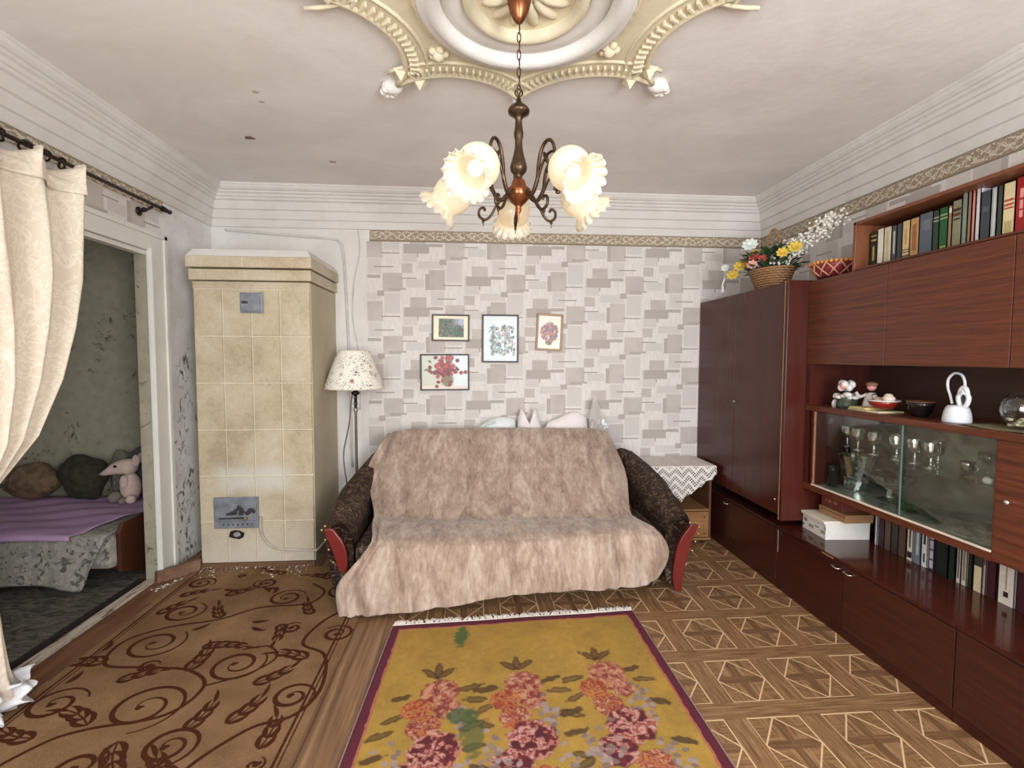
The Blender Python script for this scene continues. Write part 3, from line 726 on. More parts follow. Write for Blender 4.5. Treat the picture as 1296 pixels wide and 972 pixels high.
obj('chrome_strip', MB().box(XF - .003, XF + .002, 3.060, 3.070, .25, .40), simple('worn_grey', rgb(120, 108, 100), .4), c3, label='grey worn strip at the cabinet corner')
base_cab(1.854, 2.489, 'low red-brown cabinet below the row of books', 2.465)
base_cab(1.05, 1.852, 'low red-brown cabinet nearest the camera', None)
tag(obj('cabinet_top', MB().box(XF + .002, XR - .01, 1.05, 3.05, .426, .430), wood('polished_top', rgb(62, 26, 20), rgb(80, 36, 27), 1, .12, 20, .06)), 'long polished dark top board over the low cabinets', 'board')

# display cabinet with sliding glass
dc = thing('display_cabinet', 'red-brown display cabinet with sliding glass panes holding crystal', 'cabinet', (2.4, 2.1, .70))
Y1, Y0 = 3.035, 1.05
obj('bottom_board', MB().box(XU - .002, XR - .01, 1.8525, Y1, .698, .735).box(XU + .02, XR - .01, Y0, 1.8525, .700, .735), M_wmid, dc)
obj('top_board', MB().box(XU - .004, XR - .01, Y0, Y1, 1.215, 1.25), M_wmid, dc, bevel=.002)
obj('side_panel', MB().box(XU + .001, XR - .01, 3.0, Y1, .70, 1.514), M_wdark, dc)
obj('side_panel', MB().box(XU, XR - .01, 2.955, 2.972, .735, 1.215), M_wdark, dc)
obj('divider', MB().box(XU + .01, XR - .01, 1.845, 1.862, .735, 1.215), M_wmid, dc)
obj('niche_back', MB().box(XR - .03, XR - .01, Y0, Y1, 1.25, 1.52), wood('dark_back_panel', rgb(52, 30, 20), rgb(66, 40, 28), 1, .5, 14, .1), dc)
obj('lower_back', MB().box(XR - .03, XR - .01, Y0, Y1, .43, .70), M_wdarkh, dc)
dd = obj('door', MB().box(XU, XU + .018, 1.22, 1.852, .700, 1.214), M_wmid, dc, bevel=.002, label='plain wooden door right of the glass panes')
obj('knob', MB().lathe([(.003, 0), (.006, .006), (.012, .012), (.010, .018), (.001, .021)], 16, (XU, 1.795, .967), M=Matrix(((0, 0, -1), (0, 1, 0), (1, 0, 0)))), M_metal, dd, smooth=True)
# interior mirror back, glass shelf
t = NT('reflection_tinted_mirror'); t.base(t.ramp(t.noise(t.pos(), 7, 4), [(.3, (.20, .21, .17, 1)), (.7, (.36, .37, .32, 1))]), .22, .75); M_mirror = t.m  # greenish grey of the reflected room is put into the mirror colour
obj('mirror_back', MB().box(XR - .03, XR - .012, 1.862, 2.955, .735, 1.215), M_mirror, dc)
t = NT('patterned_liner'); n_ = t.noise(t.pos(), 26, 4, .6, 1.2); t.base(t.ramp(n_, [(.38, rgb(104, 112, 88)), (.5, rgb(150, 148, 138)), (.62, rgb(168, 164, 156))]), .3); M_liner = t.m
obj('shelf_liner', MB().box(XU + .02, XR - .03, 1.864, 2.953, .735, .738), M_liner, dc)
def glass_mat(name, tint=(.93, .96, .94, 1), refl=1.0, rough=0.02):
    t = NT(name); t.t.nodes.remove(t.b)
    tr = t.n('ShaderNodeBsdfTransparent'); tr.inputs[0].default_value = tint
    g = t.n('ShaderNodeBsdfGlossy'); g.inputs[1].default_value = rough; g.inputs[0].default_value = (refl, refl, refl, 1)
    f0 = t.n('ShaderNodeLayerWeight'); f0.inputs[0].default_value = .5; f = t.n('ShaderNodeMath', operation='MULTIPLY_ADD'); pw = t.n('ShaderNodeMath', operation='POWER'); t.t.links.new(f0.outputs['Facing'], pw.inputs[0]); pw.inputs[1].default_value = 4.0; t.t.links.new(pw.outputs[0], f.inputs[0]); f.inputs[1].default_value = .7; f.inputs[2].default_value = .05
    m = t.n('ShaderNodeMixShader'); t.t.links.new(f.outputs[0], m.inputs[0]); t.t.links.new(tr.outputs[0], m.inputs[1]); t.t.links.new(g.outputs[0], m.inputs[2])
    t.t.links.new(m.outputs[0], t.out.inputs[0]); return t.m
M_pane = glass_mat('clear_pane'); M_gshelf = glass_mat('glass_shelf', (.82, .9, .85, 1))
obj('glass_shelf', MB().box(XU + .03, XR - .035, 1.864, 2.953, .994, 1.0), M_gshelf, dc)
obj('glass_pane', MB().box(XU + .006, XU + .010, 2.31, 2.953, .742, 1.212), M_pane, dc)
obj('glass_pane', MB().box(XU + .014, XU + .018, 1.864, 2.335, .742, 1.212), M_pane, dc)
obj('pane_edge', MB().box(XU + .004, XU + .011, 2.307, 2.311, .742, 1.212), simple('glass_edge', rgb(90, 110, 100), .2), dc)
obj('slide_rail', MB().box(XU - .003, XU + .004, 1.855, 2.955, .735, .744), simple('cream_rail', rgb(226, 214, 196), .4), dc, label='cream metal rail under the glass panes')
obj('pane_stile', MB().box(XU + .001, XU + .012, 2.944, 2.953, .742, 1.212), M_edge, dc)

# hanging cupboards
uc = thing('wall_cupboard', 'row of red-brown flap-door cupboards above the open niche', 'cupboard', (2.4, 2.1, 1.515))
obj('carcass', MB().box(XU + .02, XR - .01, Y0, 3.0385, 1.517, 2.053), M_wdarkh, uc)
for (a, b) in ((2.436, 3.0385), (1.826, 2.432), (1.22, 1.822)):
    obj('door', MB().box(XU, XU + .019, a, b, 1.515, 2.052), M_wmid, uc, bevel=.002)
# open bookshelf on top
bs = thing('bookshelf', 'open brown bookshelf box standing on top of the cupboards', 'bookshelf', (2.4, 1.9, 2.055))
obj('side_panel', MB().box(XU, XR - .05, 2.665, 2.683, 2.055, 2.33), M_wside, bs, bevel=.002)
obj('top_panel', MB().box(XU, XR - .05, Y0, 2.683, 2.312, 2.33), M_wside, bs, bevel=.002)
obj('bottom_panel', MB().box(XU, XR - .05, Y0, 2.665, 2.055, 2.066), M_wmid, bs)
obj('back_panel', MB().box(XR - .06, XR - .05, Y0, 2.665, 2.066, 2.312), M_wside, bs)

# ------------------------------------------------------------------ books
M_page = simple('book_pages', rgb(214, 204, 184), .9)
def book(y1, y0, x, z, h, d, col, label, group, bands=None, lean=0.0, gloss=.5):
    """spine faces -x; y1 > y0"""
    t = thing('book', label, 'book', (x, (y0 + y1) / 2, z), group)
    m = simple('book_cover', col, gloss, var=.1, sc=40)
    w = (y1 - y0) / 2 - .001
    cov = MB()
    cov.box(0, .003, -w, w, 0, h); cov.box(0, d, -w, -w + .0025, 0, h); cov.box(0, d, w - .0025, w, 0, h)
    obj('cover', cov, m, t, local=True)
    obj('pages', MB().box(.003, d - .004, -w + .0025, w - .0025, .003, h - .004), M_page, t, local=True)
    if bands:
        for (z0, z1, c, inset) in bands:
            obj('spine_print', MB().box(-.0008, .0, -w * inset, w * inset, h * z0, h * z1), simple('spine_ink', c, .5), t, local=True)
    if lean: t.rotation_euler[0] = lean
    return t
gold = rgb(180, 160, 96); wht = rgb(222, 218, 208); blk = rgb(34, 32, 34)
UY = [2.652, 2.602, 2.558, 2.508, 2.476, 2.442, 2.396, 2.344, 2.27, 2.237, 2.193, 2.173, 2.127, 2.101, 2.083, 2.065, 2.044, 2.0, 1.974, 1.951, 1.902, 1.857, 1.80, 1.75]
UB = [(rgb(38, 44, 34), .198, 'black-green book with gilt marks, first at the far end of the top shelf', [(.75, .8, gold, .7), (.2, .6, gold, .25), (.88, .91, gold, .8)]),
      (rgb(224, 220, 204), .205, 'white book second from the far end of the top shelf', None),
      (rgb(210, 200, 170), .202, 'cream book with faint lines beside the white book', [(.1, .9, rgb(192, 180, 150), .4)]),
      (rgb(76, 76, 80), .2, 'dark grey book with white spine lettering on the top shelf', [(.25, .85, rgb(190, 188, 184), .3)]),
      (rgb(62, 64, 66), .2, 'plain charcoal book right of the white-lettered grey one', None),
      (rgb(206, 180, 132), .205, 'tan book with black lines near its foot on the top shelf', [(.1, .13, blk, .9), (.2, .22, blk, .9), (.26, .28, blk, .9), (.4, .8, rgb(190, 150, 100), .3)]),
      (rgb(186, 144, 94), .205, 'orange-brown book beside the blue-grey one on the top shelf', [(.2, .85, rgb(150, 100, 60), .5)]),
      (rgb(84, 94, 104), .212, 'thick blue-grey book on the top shelf', [(.6, .85, rgb(104, 112, 118), .6)]),
      (rgb(40, 62, 44), .208, 'dark green book with two pale bands, left of the bright green one', [(.74, .77, rgb(150, 160, 130), .9), (.82, .85, rgb(150, 160, 130), .9)]),
      (rgb(30, 84, 42), .212, 'bright green book with pale bands on the top shelf', [(.74, .77, rgb(150, 160, 130), .9), (.82, .85, rgb(150, 160, 130), .9), (.1, .14, rgb(150, 160, 90), .7)]),
      (rgb(150, 120, 92), .21, 'thin tan-brown book right of the green pair', [(.84, .95, rgb(220, 210, 190), .6)]),
      (rgb(132, 130, 106), .225, 'olive-grey book with a small red-black label on the top shelf', [(.68, .74, rgb(100, 40, 26), .8), (.78, .84, rgb(60, 34, 26), .8), (.6, .63, blk, .7)]),
      (rgb(124, 136, 122), .245, 'tall grey-green book on the top shelf', None),
      (rgb(146, 116, 90), .245, 'thin tall brown book left of the red striped one', None),
      (rgb(176, 96, 88), .245, 'thin tall red striped book on the top shelf', [(.05, .95, rgb(206, 150, 140), .3)]),
      (rgb(206, 196, 198), .245, 'thin tall whitish pink book on the top shelf', None),
      (rgb(60, 66, 74), .225, 'dark slate book leaning slightly before the light grey one', [(.6, .7, rgb(84, 92, 98), .6)]),
      (rgb(168, 172, 170), .228, 'light grey book next to the dark slate one', [(.05, .95, rgb(190, 192, 190), .25)]),
      (rgb(58, 62, 54), .228, 'dark olive book left of the cream and red one', None),
      (rgb(216, 200, 158), .228, 'cream book with a red printed block on the top shelf', [(.58, .62, rgb(180, 70, 60), .8), (.66, .70, rgb(180, 70, 60), .8), (.52, .55, rgb(180, 70, 60), .8), (.05, .3, rgb(190, 170, 120), .6)]),
      (rgb(150, 26, 28), .235, 'thick red book with pale vertical lettering on the top shelf', [(.30, .42, rgb(220, 150, 140), .28), (.45, .60, rgb(220, 150, 140), .28), (.64, .80, rgb(220, 150, 140), .28)]),
      (rgb(132, 24, 26), .23, 'dark red book at the frame edge on the top shelf', None),
      (rgb(140, 30, 30), .23, 'red book beyond the right edge of the photo on the top shelf', None)]
for k, (c, h, lab, bands) in enumerate(UB):
    book(UY[k], UY[k + 1], 2.25, 2.0665, h, .16, c, lab, 'books on the top shelf', bands)
LY = [(2.716, 2.698, rgb(206, 208, 212), 'thin whitish book right behind the cardboard box', None, .24), (2.690, 2.647, rgb(60, 22, 26), 'dark red book next to the thin whitish one', None, .25),
      (2.647, 2.601, rgb(92, 68, 60), 'mauve-brown book in the row under the display cabinet', None, .25), (2.601, 2.553, rgb(56, 50, 38), 'dark olive book between two brown ones', None, .25),
      (2.553, 2.503, rgb(84, 64, 52), 'brown book left of the white black-marked one', None, .25),
      (2.497, 2.459, rgb(222, 214, 200), 'white book with a black emblem at its foot', [(.06, .2, blk, .75), (.3, .8, rgb(90, 84, 80), .3)], .24),
      (2.452, 2.412, rgb(118, 128, 140), 'blue-grey book with pale vertical print under the glass cabinet', [(.2, .9, rgb(190, 196, 200), .35)], .245),
      (2.408, 2.373, rgb(224, 222, 218), 'white book with black vertical print beside the blue-grey one', [(.5, .9, blk, .35), (.1, .3, blk, .25)], .245),
      (2.366, 2.333, rgb(74, 60, 84), 'dark purple book with big pale lettering under the glass cabinet', [(.05, .22, rgb(190, 186, 200), .6), (.26, .44, rgb(190, 186, 200), .6), (.48, .66, rgb(190, 186, 200), .6), (.7, .9, rgb(190, 186, 200), .6)], .24),
      (2.326, 2.260, rgb(24, 32, 28), 'thick black-green book, left of its twin', None, .25), (2.256, 2.222, rgb(20, 38, 32), 'slimmer green-black book, left of the white-grey pair', None, .25),
      (2.216, 2.192, rgb(206, 200, 190), 'narrow pale book with grey print, left of the cream one', [(.1, .9, rgb(120, 112, 104), .45)], .24),
      (2.190, 2.163, rgb(214, 206, 190), 'cream book with brown print, left of the black one', [(.1, .9, rgb(140, 124, 106), .45)], .24),
      (2.158, 2.136, rgb(32, 36, 28), 'thin black book between two cream ones', None, .25),
      (2.132, 2.091, rgb(220, 204, 166), 'cream book with a dark picture block near its top', [(.52, .95, rgb(60, 56, 50), .85)], .24),
      (2.089, 2.073, rgb(186, 160, 158), 'thin mauve book beside the cream pictured one', [(.6, .9, rgb(120, 70, 80), .5)], .24),
      (2.069, 2.028, rgb(64, 26, 32), 'maroon book left of the wide white one', None, .25),
      (2.020, 1.951, rgb(222, 212, 200), 'wide white book with a small black mark near its foot', [(.14, .24, blk, .3), (.28, .9, rgb(150, 140, 130), .08)], .25),
      (1.944, 1.897, rgb(62, 24, 34), 'maroon book right of the wide white one', None, .25),
      (1.894, 1.85, rgb(54, 26, 34), 'dark maroon book at the right edge of the photo', None, .25)]
for (a, b, c, lab, bands, h) in LY:
    book(a, b, 2.41, .4305, h, .14, c, lab, 'books on the low cabinets', bands)

# cardboard boxes on the cabinet top
def corr(name, x0, x1, y0, y1, z0, z1, c, lab, rz=0, overh=.012, lidc=None, marks=None):
    cx, cy = (x0 + x1) / 2, (y0 + y1) / 2
    t = thing(name, lab, 'box', (cx, cy, z0), rz=rz)
    obj('base', MB().box(x0 - cx, x1 - cx, y0 - cy, y1 - cy, 0, z1 - z0 - .012), simple('card', c, .8, var=.06, sc=20), t, local=True, bevel=.002)
    obj('lid', MB().box(x0 - cx - overh, x1 - cx + .002, y0 - cy - .002, y1 - cy + .002, z1 - z0 - .02, z1 - z0), simple('card_lid', lidc or c, .7, var=.06, sc=20), t, local=True, bevel=.003)
    for (a, b, c_, d_, k) in marks or []:
        obj('printed_mark', MB().box(x0 - cx - .0008, x0 - cx, a, b, c_, d_), simple('ink', k, .7), t, local=True)
    return t
mk = [(-.11, -.07, .03, .05, rgb(150, 140, 120)), (-.05, -.01, .05, .06, rgb(130, 124, 110)), (.0, .05, .03, .05, rgb(150, 140, 120)), (.07, .10, .055, .075, rgb(110, 104, 94)), (-.12, -.10, .055, .08, rgb(170, 160, 140)), (.10, .12, .02, .035, rgb(60, 54, 50))]
b1 = corr('shoe_box', 2.165, 2.44, 2.785, 3.02, .4305, .548, rgb(214, 212, 206), 'white cardboard box with faded print on the cabinet top', lidc=rgb(222, 214, 196), marks=mk)
b1.rotation_euler[2] = math.radians(-4)
b2 = corr('brown_box', 2.24, 2.42, 2.74, 2.97, .549, .60, rgb(150, 112, 78), 'small brown wooden-look box lying on the white cardboard box', overh=.0)
b3 = corr('maroon_box', 2.26, 2.56, 2.80, 2.975, .601, .690, rgb(104, 46, 34), 'maroon box with faint gilt lettering, topmost of the stack', overh=.0, marks=[(-.05, -.02, .03, .05, rgb(150, 90, 64)), (0, .03, .03, .05, rgb(150, 90, 64)), (.04, .05, .03, .05, rgb(150, 90, 64))])

# ================================================================== CARPETS
def field_carpet_mat():
    t = NT('carved_brown_carpet'); a = t.n('ShaderNodeAttribute', attribute_name='field').outputs['Fac']
    n = t.noise(t.pos(), 260, 3); big = t.noise(t.pos(), 3, 4)
    base_ = t.ramp(t.math('MULTIPLY_ADD', n, .5, t.math('MULTIPLY', big, .5)), [(.36, rgb(104, 78, 54)), (.64, rgb(148, 117, 86))])
    dark = t.ramp(n, [(.3, rgb(58, 28, 16)), (.7, rgb(84, 46, 28))])
    f = t.step(t.math('MULTIPLY_ADD', t.math('SUBTRACT', n, .5), .004, a), .0012, -.0012)
    t.base(t.mix(f, base_, dark), .95, spec=.1)
    t.bump(t.math('MULTIPLY_ADD', f, -.4, n), .5, .006); return t.m
CX0, CX1, CY0, CY1 = -2.03, -.69, .75, 3.60
nx, ny = 298, 634
gx = np.linspace(CX0, CX1, nx); gy = np.linspace(CY1, CY0, ny)
GX, GY = np.meshgrid(gx, gy)
FD = np.full((ny, nx), 1.0)
def stroke(P, r0, r1=None, rmid=None):
    P = np.array(P, float)[:, :2]; n = len(P) - 1
    for i in range(n):
        t0, t1 = i / n, (i + 1) / n
        def rad(t): return (r0 * (1 - t) + (r0 if r1 is None else r1) * t) if rmid is None else rmid * math.sin(PI * min(1, max(0, t ** .8))) + .0008
        ra, rb = rad(t0), rad(t1); mg = max(ra, rb) + .012
        a, b = P[i], P[i + 1]
        xa, xb = sorted((a[0], b[0])); ya, yb = sorted((a[1], b[1]))
        i0 = max(0, int((xa - mg - CX0) / (CX1 - CX0) * (nx - 1))); i1 = min(nx, int((xb + mg - CX0) / (CX1 - CX0) * (nx - 1)) + 2)
        j0 = max(0, int((CY1 - yb - mg) / (CY1 - CY0) * (ny - 1))); j1 = min(ny, int((CY1 - ya + mg) / (CY1 - CY0) * (ny - 1)) + 2)
        if i0 >= i1 or j0 >= j1: continue
        X = GX[j0:j1, i0:i1]; Y = GY[j0:j1, i0:i1]; d = b - a; L = max(1e-9, d @ d)
        t = np.clip(((X - a[0]) * d[0] + (Y - a[1]) * d[1]) / L, 0, 1)
        D = np.hypot(X - a[0] - t * d[0], Y - a[1] - t * d[1]) - (ra + (rb - ra) * t)
        FD[j0:j1, i0:i1] = np.minimum(FD[j0:j1, i0:i1], D)
def spiral(cx, cy, R, a0, turns, sg=1, w=.009):
    P = []; turns *= 1.25; n = 56
    for k in range(n):
        t = k / (n - 1); r = R * ((1 - t) ** .75 * .86 + .14); a = a0 + sg * turns * 2 * PI * t
        P.append((cx + r * math.cos(a), cy + r * .92 * math.sin(a)))
    for i in range(n - 1):
        t = i / (n - 1); ww = w * (.45 + .75 * math.sin(PI * min(1, t * 1.15)) ** 1.0)
        stroke(P[i:i + 2], ww, ww)
    e = P[-1]; stroke([e, (e[0] + .012, e[1] + .006)], .015, .008)
    return P[0]
def leaf(x, y, a, L, bend=.3, w=.012):
    P = [(x + L * t * math.cos(a + bend * t), y + L * t * math.sin(a + bend * t)) for t in [k / 9 for k in range(10)]]
    stroke(P, 0, 0, rmid=w)
def spray(x, y, a, n=5, L=.12, bend=.35, step=.056):
    n = max(3, n - 1); L *= 1.0; cur = a; px, py = x, y
    for k in range(n):
        sgn = 1 if (n + int(x * 10)) % 2 else -1
        leaf(px, py, cur + 1.0, L * (1 - .1 * k), -.8, .0105); leaf(px, py, cur - 1.0, L * .92 * (1 - .1 * k), .8, .0105)
        qx, qy = px + step * math.cos(cur), py + step * math.sin(cur); stroke([(px, py), (qx, qy)], .0045, .0035); px, py = qx, qy; cur += .16 * sgn
    leaf(px, py, cur, L * .95, .2, .009)
sp = [(-1.206, 3.138, .115, .3, 1.35, 1), (-1.755, 2.999, .12, 1.2, 1.3, -1), (-1.716, 2.67, .15, .9, 1.35, -1), (-1.192, 2.452, .14, .8, 1.35, -1), (-1.453, 2.176, .17, -1.4, 1.4, 1),
      (-1.212, 1.94, .12, -2.0, 1.5, 1), (-1.859, 2.221, .12, .4, 1.2, 1), (-.831, 2.198, .10, -.4, 1.2, 1), (-1.041, 2.775, .06, 1.0, 1.1, 1), (-.772, 2.70, .09, 2.4, 1.3, -1),
      (-1.426, 3.355, .08, 2.5, 1.2, 1), (-1.493, 1.86, .10, 1.2, 1.3, -1), (-1.86, 3.38, .09, -.5, 1.3, 1), (-.86, 3.2, .11, 1.4, 1.3, 1), (-1.8, 1.75, .12, .2, 1.3, 1), (-1.0, 1.62, .13, 2.2, 1.4, 1), (-1.45, 1.45, .15, .4, 1.4, -1), (-1.85, 1.2, .12, 1, 1.3, 1), (-1.0, 1.15, .13, 2.2, 1.4, 1), (-.9, 3.45, .07, .2, 1.2, -1), (-1.625, 2.47, .05, .5, 1.0, 1)]
for a in sp: spiral(*a)
vine1 = smooth_path([(-1.95, 1.6, 0), (-1.75, 1.95, 0), (-1.62, 2.05, 0), (-1.334, 2.12, 0), (-1.27, 2.30, 0), (-1.40, 2.42, 0), (-1.60, 2.46, 0), (-1.85, 2.50, 0), (-1.90, 2.7, 0), (-1.75, 2.83, 0), (-1.50, 2.90, 0), (-1.32, 3.02, 0), (-1.05, 3.05, 0), (-.99, 3.2, 0), (-1.1, 3.32, 0)], 8)
stroke(vine1, .009)
vine2 = smooth_path([(-.80, 1.2, 0), (-.95, 1.5, 0), (-1.1, 1.75, 0), (-.95, 2.0, 0), (-.78, 2.08, 0), (-.72, 2.25, 0), (-.78, 2.5, 0), (-.93, 2.62, 0), (-.88, 2.85, 0), (-.75, 3.0, 0)], 8)
stroke(vine2, .009)
stroke(smooth_path([(-1.27, 2.30, 0), (-1.1, 2.38, 0), (-1.02, 2.5, 0), (-1.1, 2.6, 0), (-1.22, 2.58, 0)], 8), .0065)
for a in [(-1.86, 2.52, 2.9, 4, .13), (-1.42, 2.42, 1.3, 4, .12), (-1.45, 2.62, .2, 5, .10), (-.86, 2.48, 2.6, 4, .11), (-1.20, 2.02, 1.2, 3, .10), (-1.05, 2.05, .9, 4, .11), (-1.62, 2.08, 2.4, 4, .12), (-1.43, 1.98, -1.2, 4, .13), (-1.70, 2.36, .6, 4, .09),
          (-1.05, 2.30, .5, 4, .10), (-.98, 2.92, 2.2, 3, .09), (-1.5, 2.92, 2.3, 4, .09), (-1.9, 2.98, 1.2, 4, .09), (-1.62, 3.2, .4, 4, .10), (-1.0, 3.4, 2.6, 3, .09), (-1.12, 2.82, -1.2, 3, .09), (-1.78, 2.02, 3.0, 3, .1), (-.85, 1.9, 1.4, 4, .1), (-1.1, 1.78, 2.6, 4, .11), (-1.7, 1.6, .8, 4, .1), (-1.9, 3.2, .6, 3, .08), (-1.3, 1.7, -2.4, 4, .11), (-.8, 2.9, 1.0, 3, .09), (-1.35, 3.5, 2.9, 3, .07), (-.85, 1.45, 2.3, 4, .11), (-1.6, 1.2, 1, 4, .12)]:
    spray(a[0], a[1], a[2], a[3], a[4])
for (x, y, a) in [(-1.30, 2.86, -.4), (-1.27, 2.80, -.9), (-1.6, 2.79, .3), (-1.35, 3.22, 1.9), (-1.3, 3.25, 2.4), (-1.32, 3.2, 1.2), (-1.66, 3.28, -.6), (-1.1, 3.45, .3), (-1.95, 2.62, 1.3), (-1.93, 2.36, 1.0)]: leaf(x, y, a, .10, .5, .014)
_r = random.Random(12)
for k in range(46):
    x, y = _r.uniform(CX0 + .12, CX1 - .12), _r.uniform(CY0 + .1, CY1 - .1)
    j = int((CY1 - y) / (CY1 - CY0) * (ny - 1)); i = int((x - CX0) / (CX1 - CX0) * (nx - 1))
    if FD[max(0, j - 9):j + 9, max(0, i - 9):i + 9].min() < .012: continue
    if _r.random() < .5: spiral(x, y, .04, _r.uniform(0, 6), .9, _r.choice((-1, 1)), .006)
    else:
        a = _r.uniform(0, 6)
        for q in (-.5, 0, .5): leaf(x, y, a + q, .06, .4, .008)
for xb in (CX0 + .055, CX0 + .075, CX1 - .055, CX1 - .075): stroke([(xb, CY0), (xb, CY1)], .0035 if xb in (CX0 + .075, CX1 - .055) else .006)
cp_ = paint_grid('brown_carpet', (CX0, CY1, .011), (CX1, CY1, .011), (CX1, CY0, .011), (CX0, CY0, .011), nx, ny, None, field_carpet_mat(), values=FD,
                 zfn=lambda co: np.concatenate([co[..., :2], co[..., 2:] + .0035 * vnoise(co[..., :1] * 2.3, co[..., 1:2] * 2.7, 3)], -1))
tag(cp_, 'long brown carpet with dark scrolling vines in front of the stove', 'carpet')
bd = MB().box(CX0, CX0 + .012, CY0, CY1, 0, .013).box(CX1 - .012, CX1, CY0, CY1, 0, .013).box(CX0, CX1, CY1 - .01, CY1, 0, .013)
obj('binding', bd, simple('carpet_binding', rgb(104, 76, 52), .9), cp_)

# yellow rug with three columns of bouquets
nu, nv = 400, 470
U, V = np.meshgrid(np.linspace(0, 1, nu), np.linspace(0, 1, nv))
RW, RL = 1.44, 1.75                         # metres across and down from the fringed edge
X = U * RW; Y = V * RL
C = np.ones((nv, nu, 3)) * L3(180, 142, 60)
rng0 = np.random.RandomState(1)
yn = vnoise(X * 9, Y * 9, 1) * .6 + vnoise(X * 40, Y * 40, 2) * .4
yn = yn * .75 + .25 * rng0.rand(nv, nu); C = C * (.68 + .58 * yn[..., None]); olive = np.clip((vnoise(X * 4, Y * 5, 5) - .5) * 1.6, 0, 1)[..., None]
C = C * (1 - .35 * olive) + L3(150, 132, 40) * .35 * olive
rng = np.random.RandomState(5)
def blob(cx, cy, rx, ry, col, ang=0, a=1.0, edge=.25, seed=0):
    global C
    dx, dy = X - cx, Y - cy; c, s_ = math.cos(ang), math.sin(ang)
    p, q = (dx * c + dy * s_) / rx, (-dx * s_ + dy * c) / ry
    m = (np.abs(p) < 1.5) & (np.abs(q) < 1.5)
    if not m.any(): return
    j, i = np.where(m); j0, j1, i0, i1 = j.min(), j.max() + 1, i.min(), i.max() + 1
    r = np.hypot(p[j0:j1, i0:i1], q[j0:j1, i0:i1]) + (vnoise(X[j0:j1, i0:i1] * 60, Y[j0:j1, i0:i1] * 60, seed) - .5) * .5
    k = (np.clip((1 - r) / edge, 0, 1) * a)[..., None]
    C[j0:j1, i0:i1] = C[j0:j1, i0:i1] * (1 - k) + L3(*col) * k
def rleaf(cx, cy, ang, L, col=(108, 88, 34)):
    blob(cx + L / 2 * math.cos(ang), cy + L / 2 * math.sin(ang), L * .56, L * .20, (74, 42, 26), ang, .85)
    blob(cx + L / 2 * math.cos(ang), cy + L / 2 * math.sin(ang), L * .42, L * .10, col, ang, .9)
def flower(cx, cy, R, cols, dark=(92, 34, 34)):
    global C
    m = np.hypot(X - cx, (Y - cy)) < R * 1.3
    j, i = np.where(m)
    if not len(j): return
    j0, j1, i0, i1 = j.min(), j.max() + 1, i.min(), i.max() + 1
    x, y = X[j0:j1, i0:i1] - cx, Y[j0:j1, i0:i1] - cy; sd = rng.randint(99)
    r = np.hypot(x, y) / R; an = np.arctan2(y, x)
    lob = 1 - .10 * np.abs(np.sin(an * 4 + sd)) + .12 * (vnoise(X[j0:j1, i0:i1] * 50, Y[j0:j1, i0:i1] * 50, sd) - .5)
    n1 = vnoise(an * 2.2 + 9, r * 3.2 + sd, sd) * .6 + vnoise(X[j0:j1, i0:i1] * 62, Y[j0:j1, i0:i1] * 62, sd + 3) * .4
    pal = np.array([L3(*c) for c in cols]); k = np.clip(((n1 - .22) / .56 * len(cols)).astype(int), 0, len(cols) - 1); col = pal[k]
    ln = (np.abs(np.sin(r * 8.5 + 1.4 * np.sin(an * 5 + sd))) < .22) & (vnoise(X[j0:j1, i0:i1] * 70, Y[j0:j1, i0:i1] * 70, sd + 5) > .3)
    col = np.where(ln[..., None], L3(*dark) * 1.2, col)
    k = np.clip((lob - r) * 9, 0, 1)[..., None]
    C[j0:j1, i0:i1] = C[j0:j1, i0:i1] * (1 - k) + col * k
pink = [(138, 62, 52), (172, 96, 74), (190, 122, 94), (206, 150, 116)]; orange = [(160, 72, 48), (186, 96, 56), (198, 126, 66), (178, 104, 78)]; red = [(84, 24, 34), (116, 34, 42), (186, 116, 104), (206, 158, 146), (172, 92, 84)]; lil = [(148, 126, 118), (168, 148, 144), (132, 110, 104)]
for (bx, dy_) in ((.31, .0), (.69, -.02), (1.10, -.05)):
    for rep in range(2):
        by = .56 + dy_ + rep * .86
        for k in range(3): rleaf(bx, by - .06, -PI / 2 + (k - 1) * .8, .11, (120, 84, 40))
        for (lx, ly, a) in [(-.13, .05, 2.9), (-.15, .16, 2.6), (.13, .04, -.3), (.17, .1, .1), (-.2, .26, 2.8), (-.2, .38, 2.9), (.2, .24, .3), (.22, .46, .4), (-.2, .52, 2.6), (.2, .62, .5), (-.22, .66, 2.8)]:
            rleaf(bx + lx * .75, by + ly, a, .10 + .02 * rng.rand(), [(118, 96, 36), (90, 70, 30), (134, 104, 50)][rng.randint(3)])
        flower(bx + .02, by + .04, .10, pink); flower(bx - .07, by + .14, .075, orange); flower(bx + .06, by + .15, .07, pink)
        for k in range(22): blob(bx + .12 + rng.randn() * .03, by + .24 + rng.randn() * .06, .017, .013, lil[rng.randint(3)], rng.rand() * 3, .9)
        flower(bx - .03, by + .25, .08, orange + pink); flower(bx + .03, by + .38, .115, red); flower(bx - .06, by + .50, .09, red)
        for k in range(30): blob(bx - .13 + rng.randn() * .04, by + .46 + rng.randn() * .06, .017, .013, lil[rng.randint(3)], rng.rand() * 3, .9)
        for k in range(26): blob(bx + .15 + rng.randn() * .035, by + .56 + rng.randn() * .06, .017, .013, lil[rng.randint(3)], rng.rand() * 3, .9)
        flower(bx + .06, by + .58, .08, pink + orange); flower(bx - .02, by + .68, .08, pink)
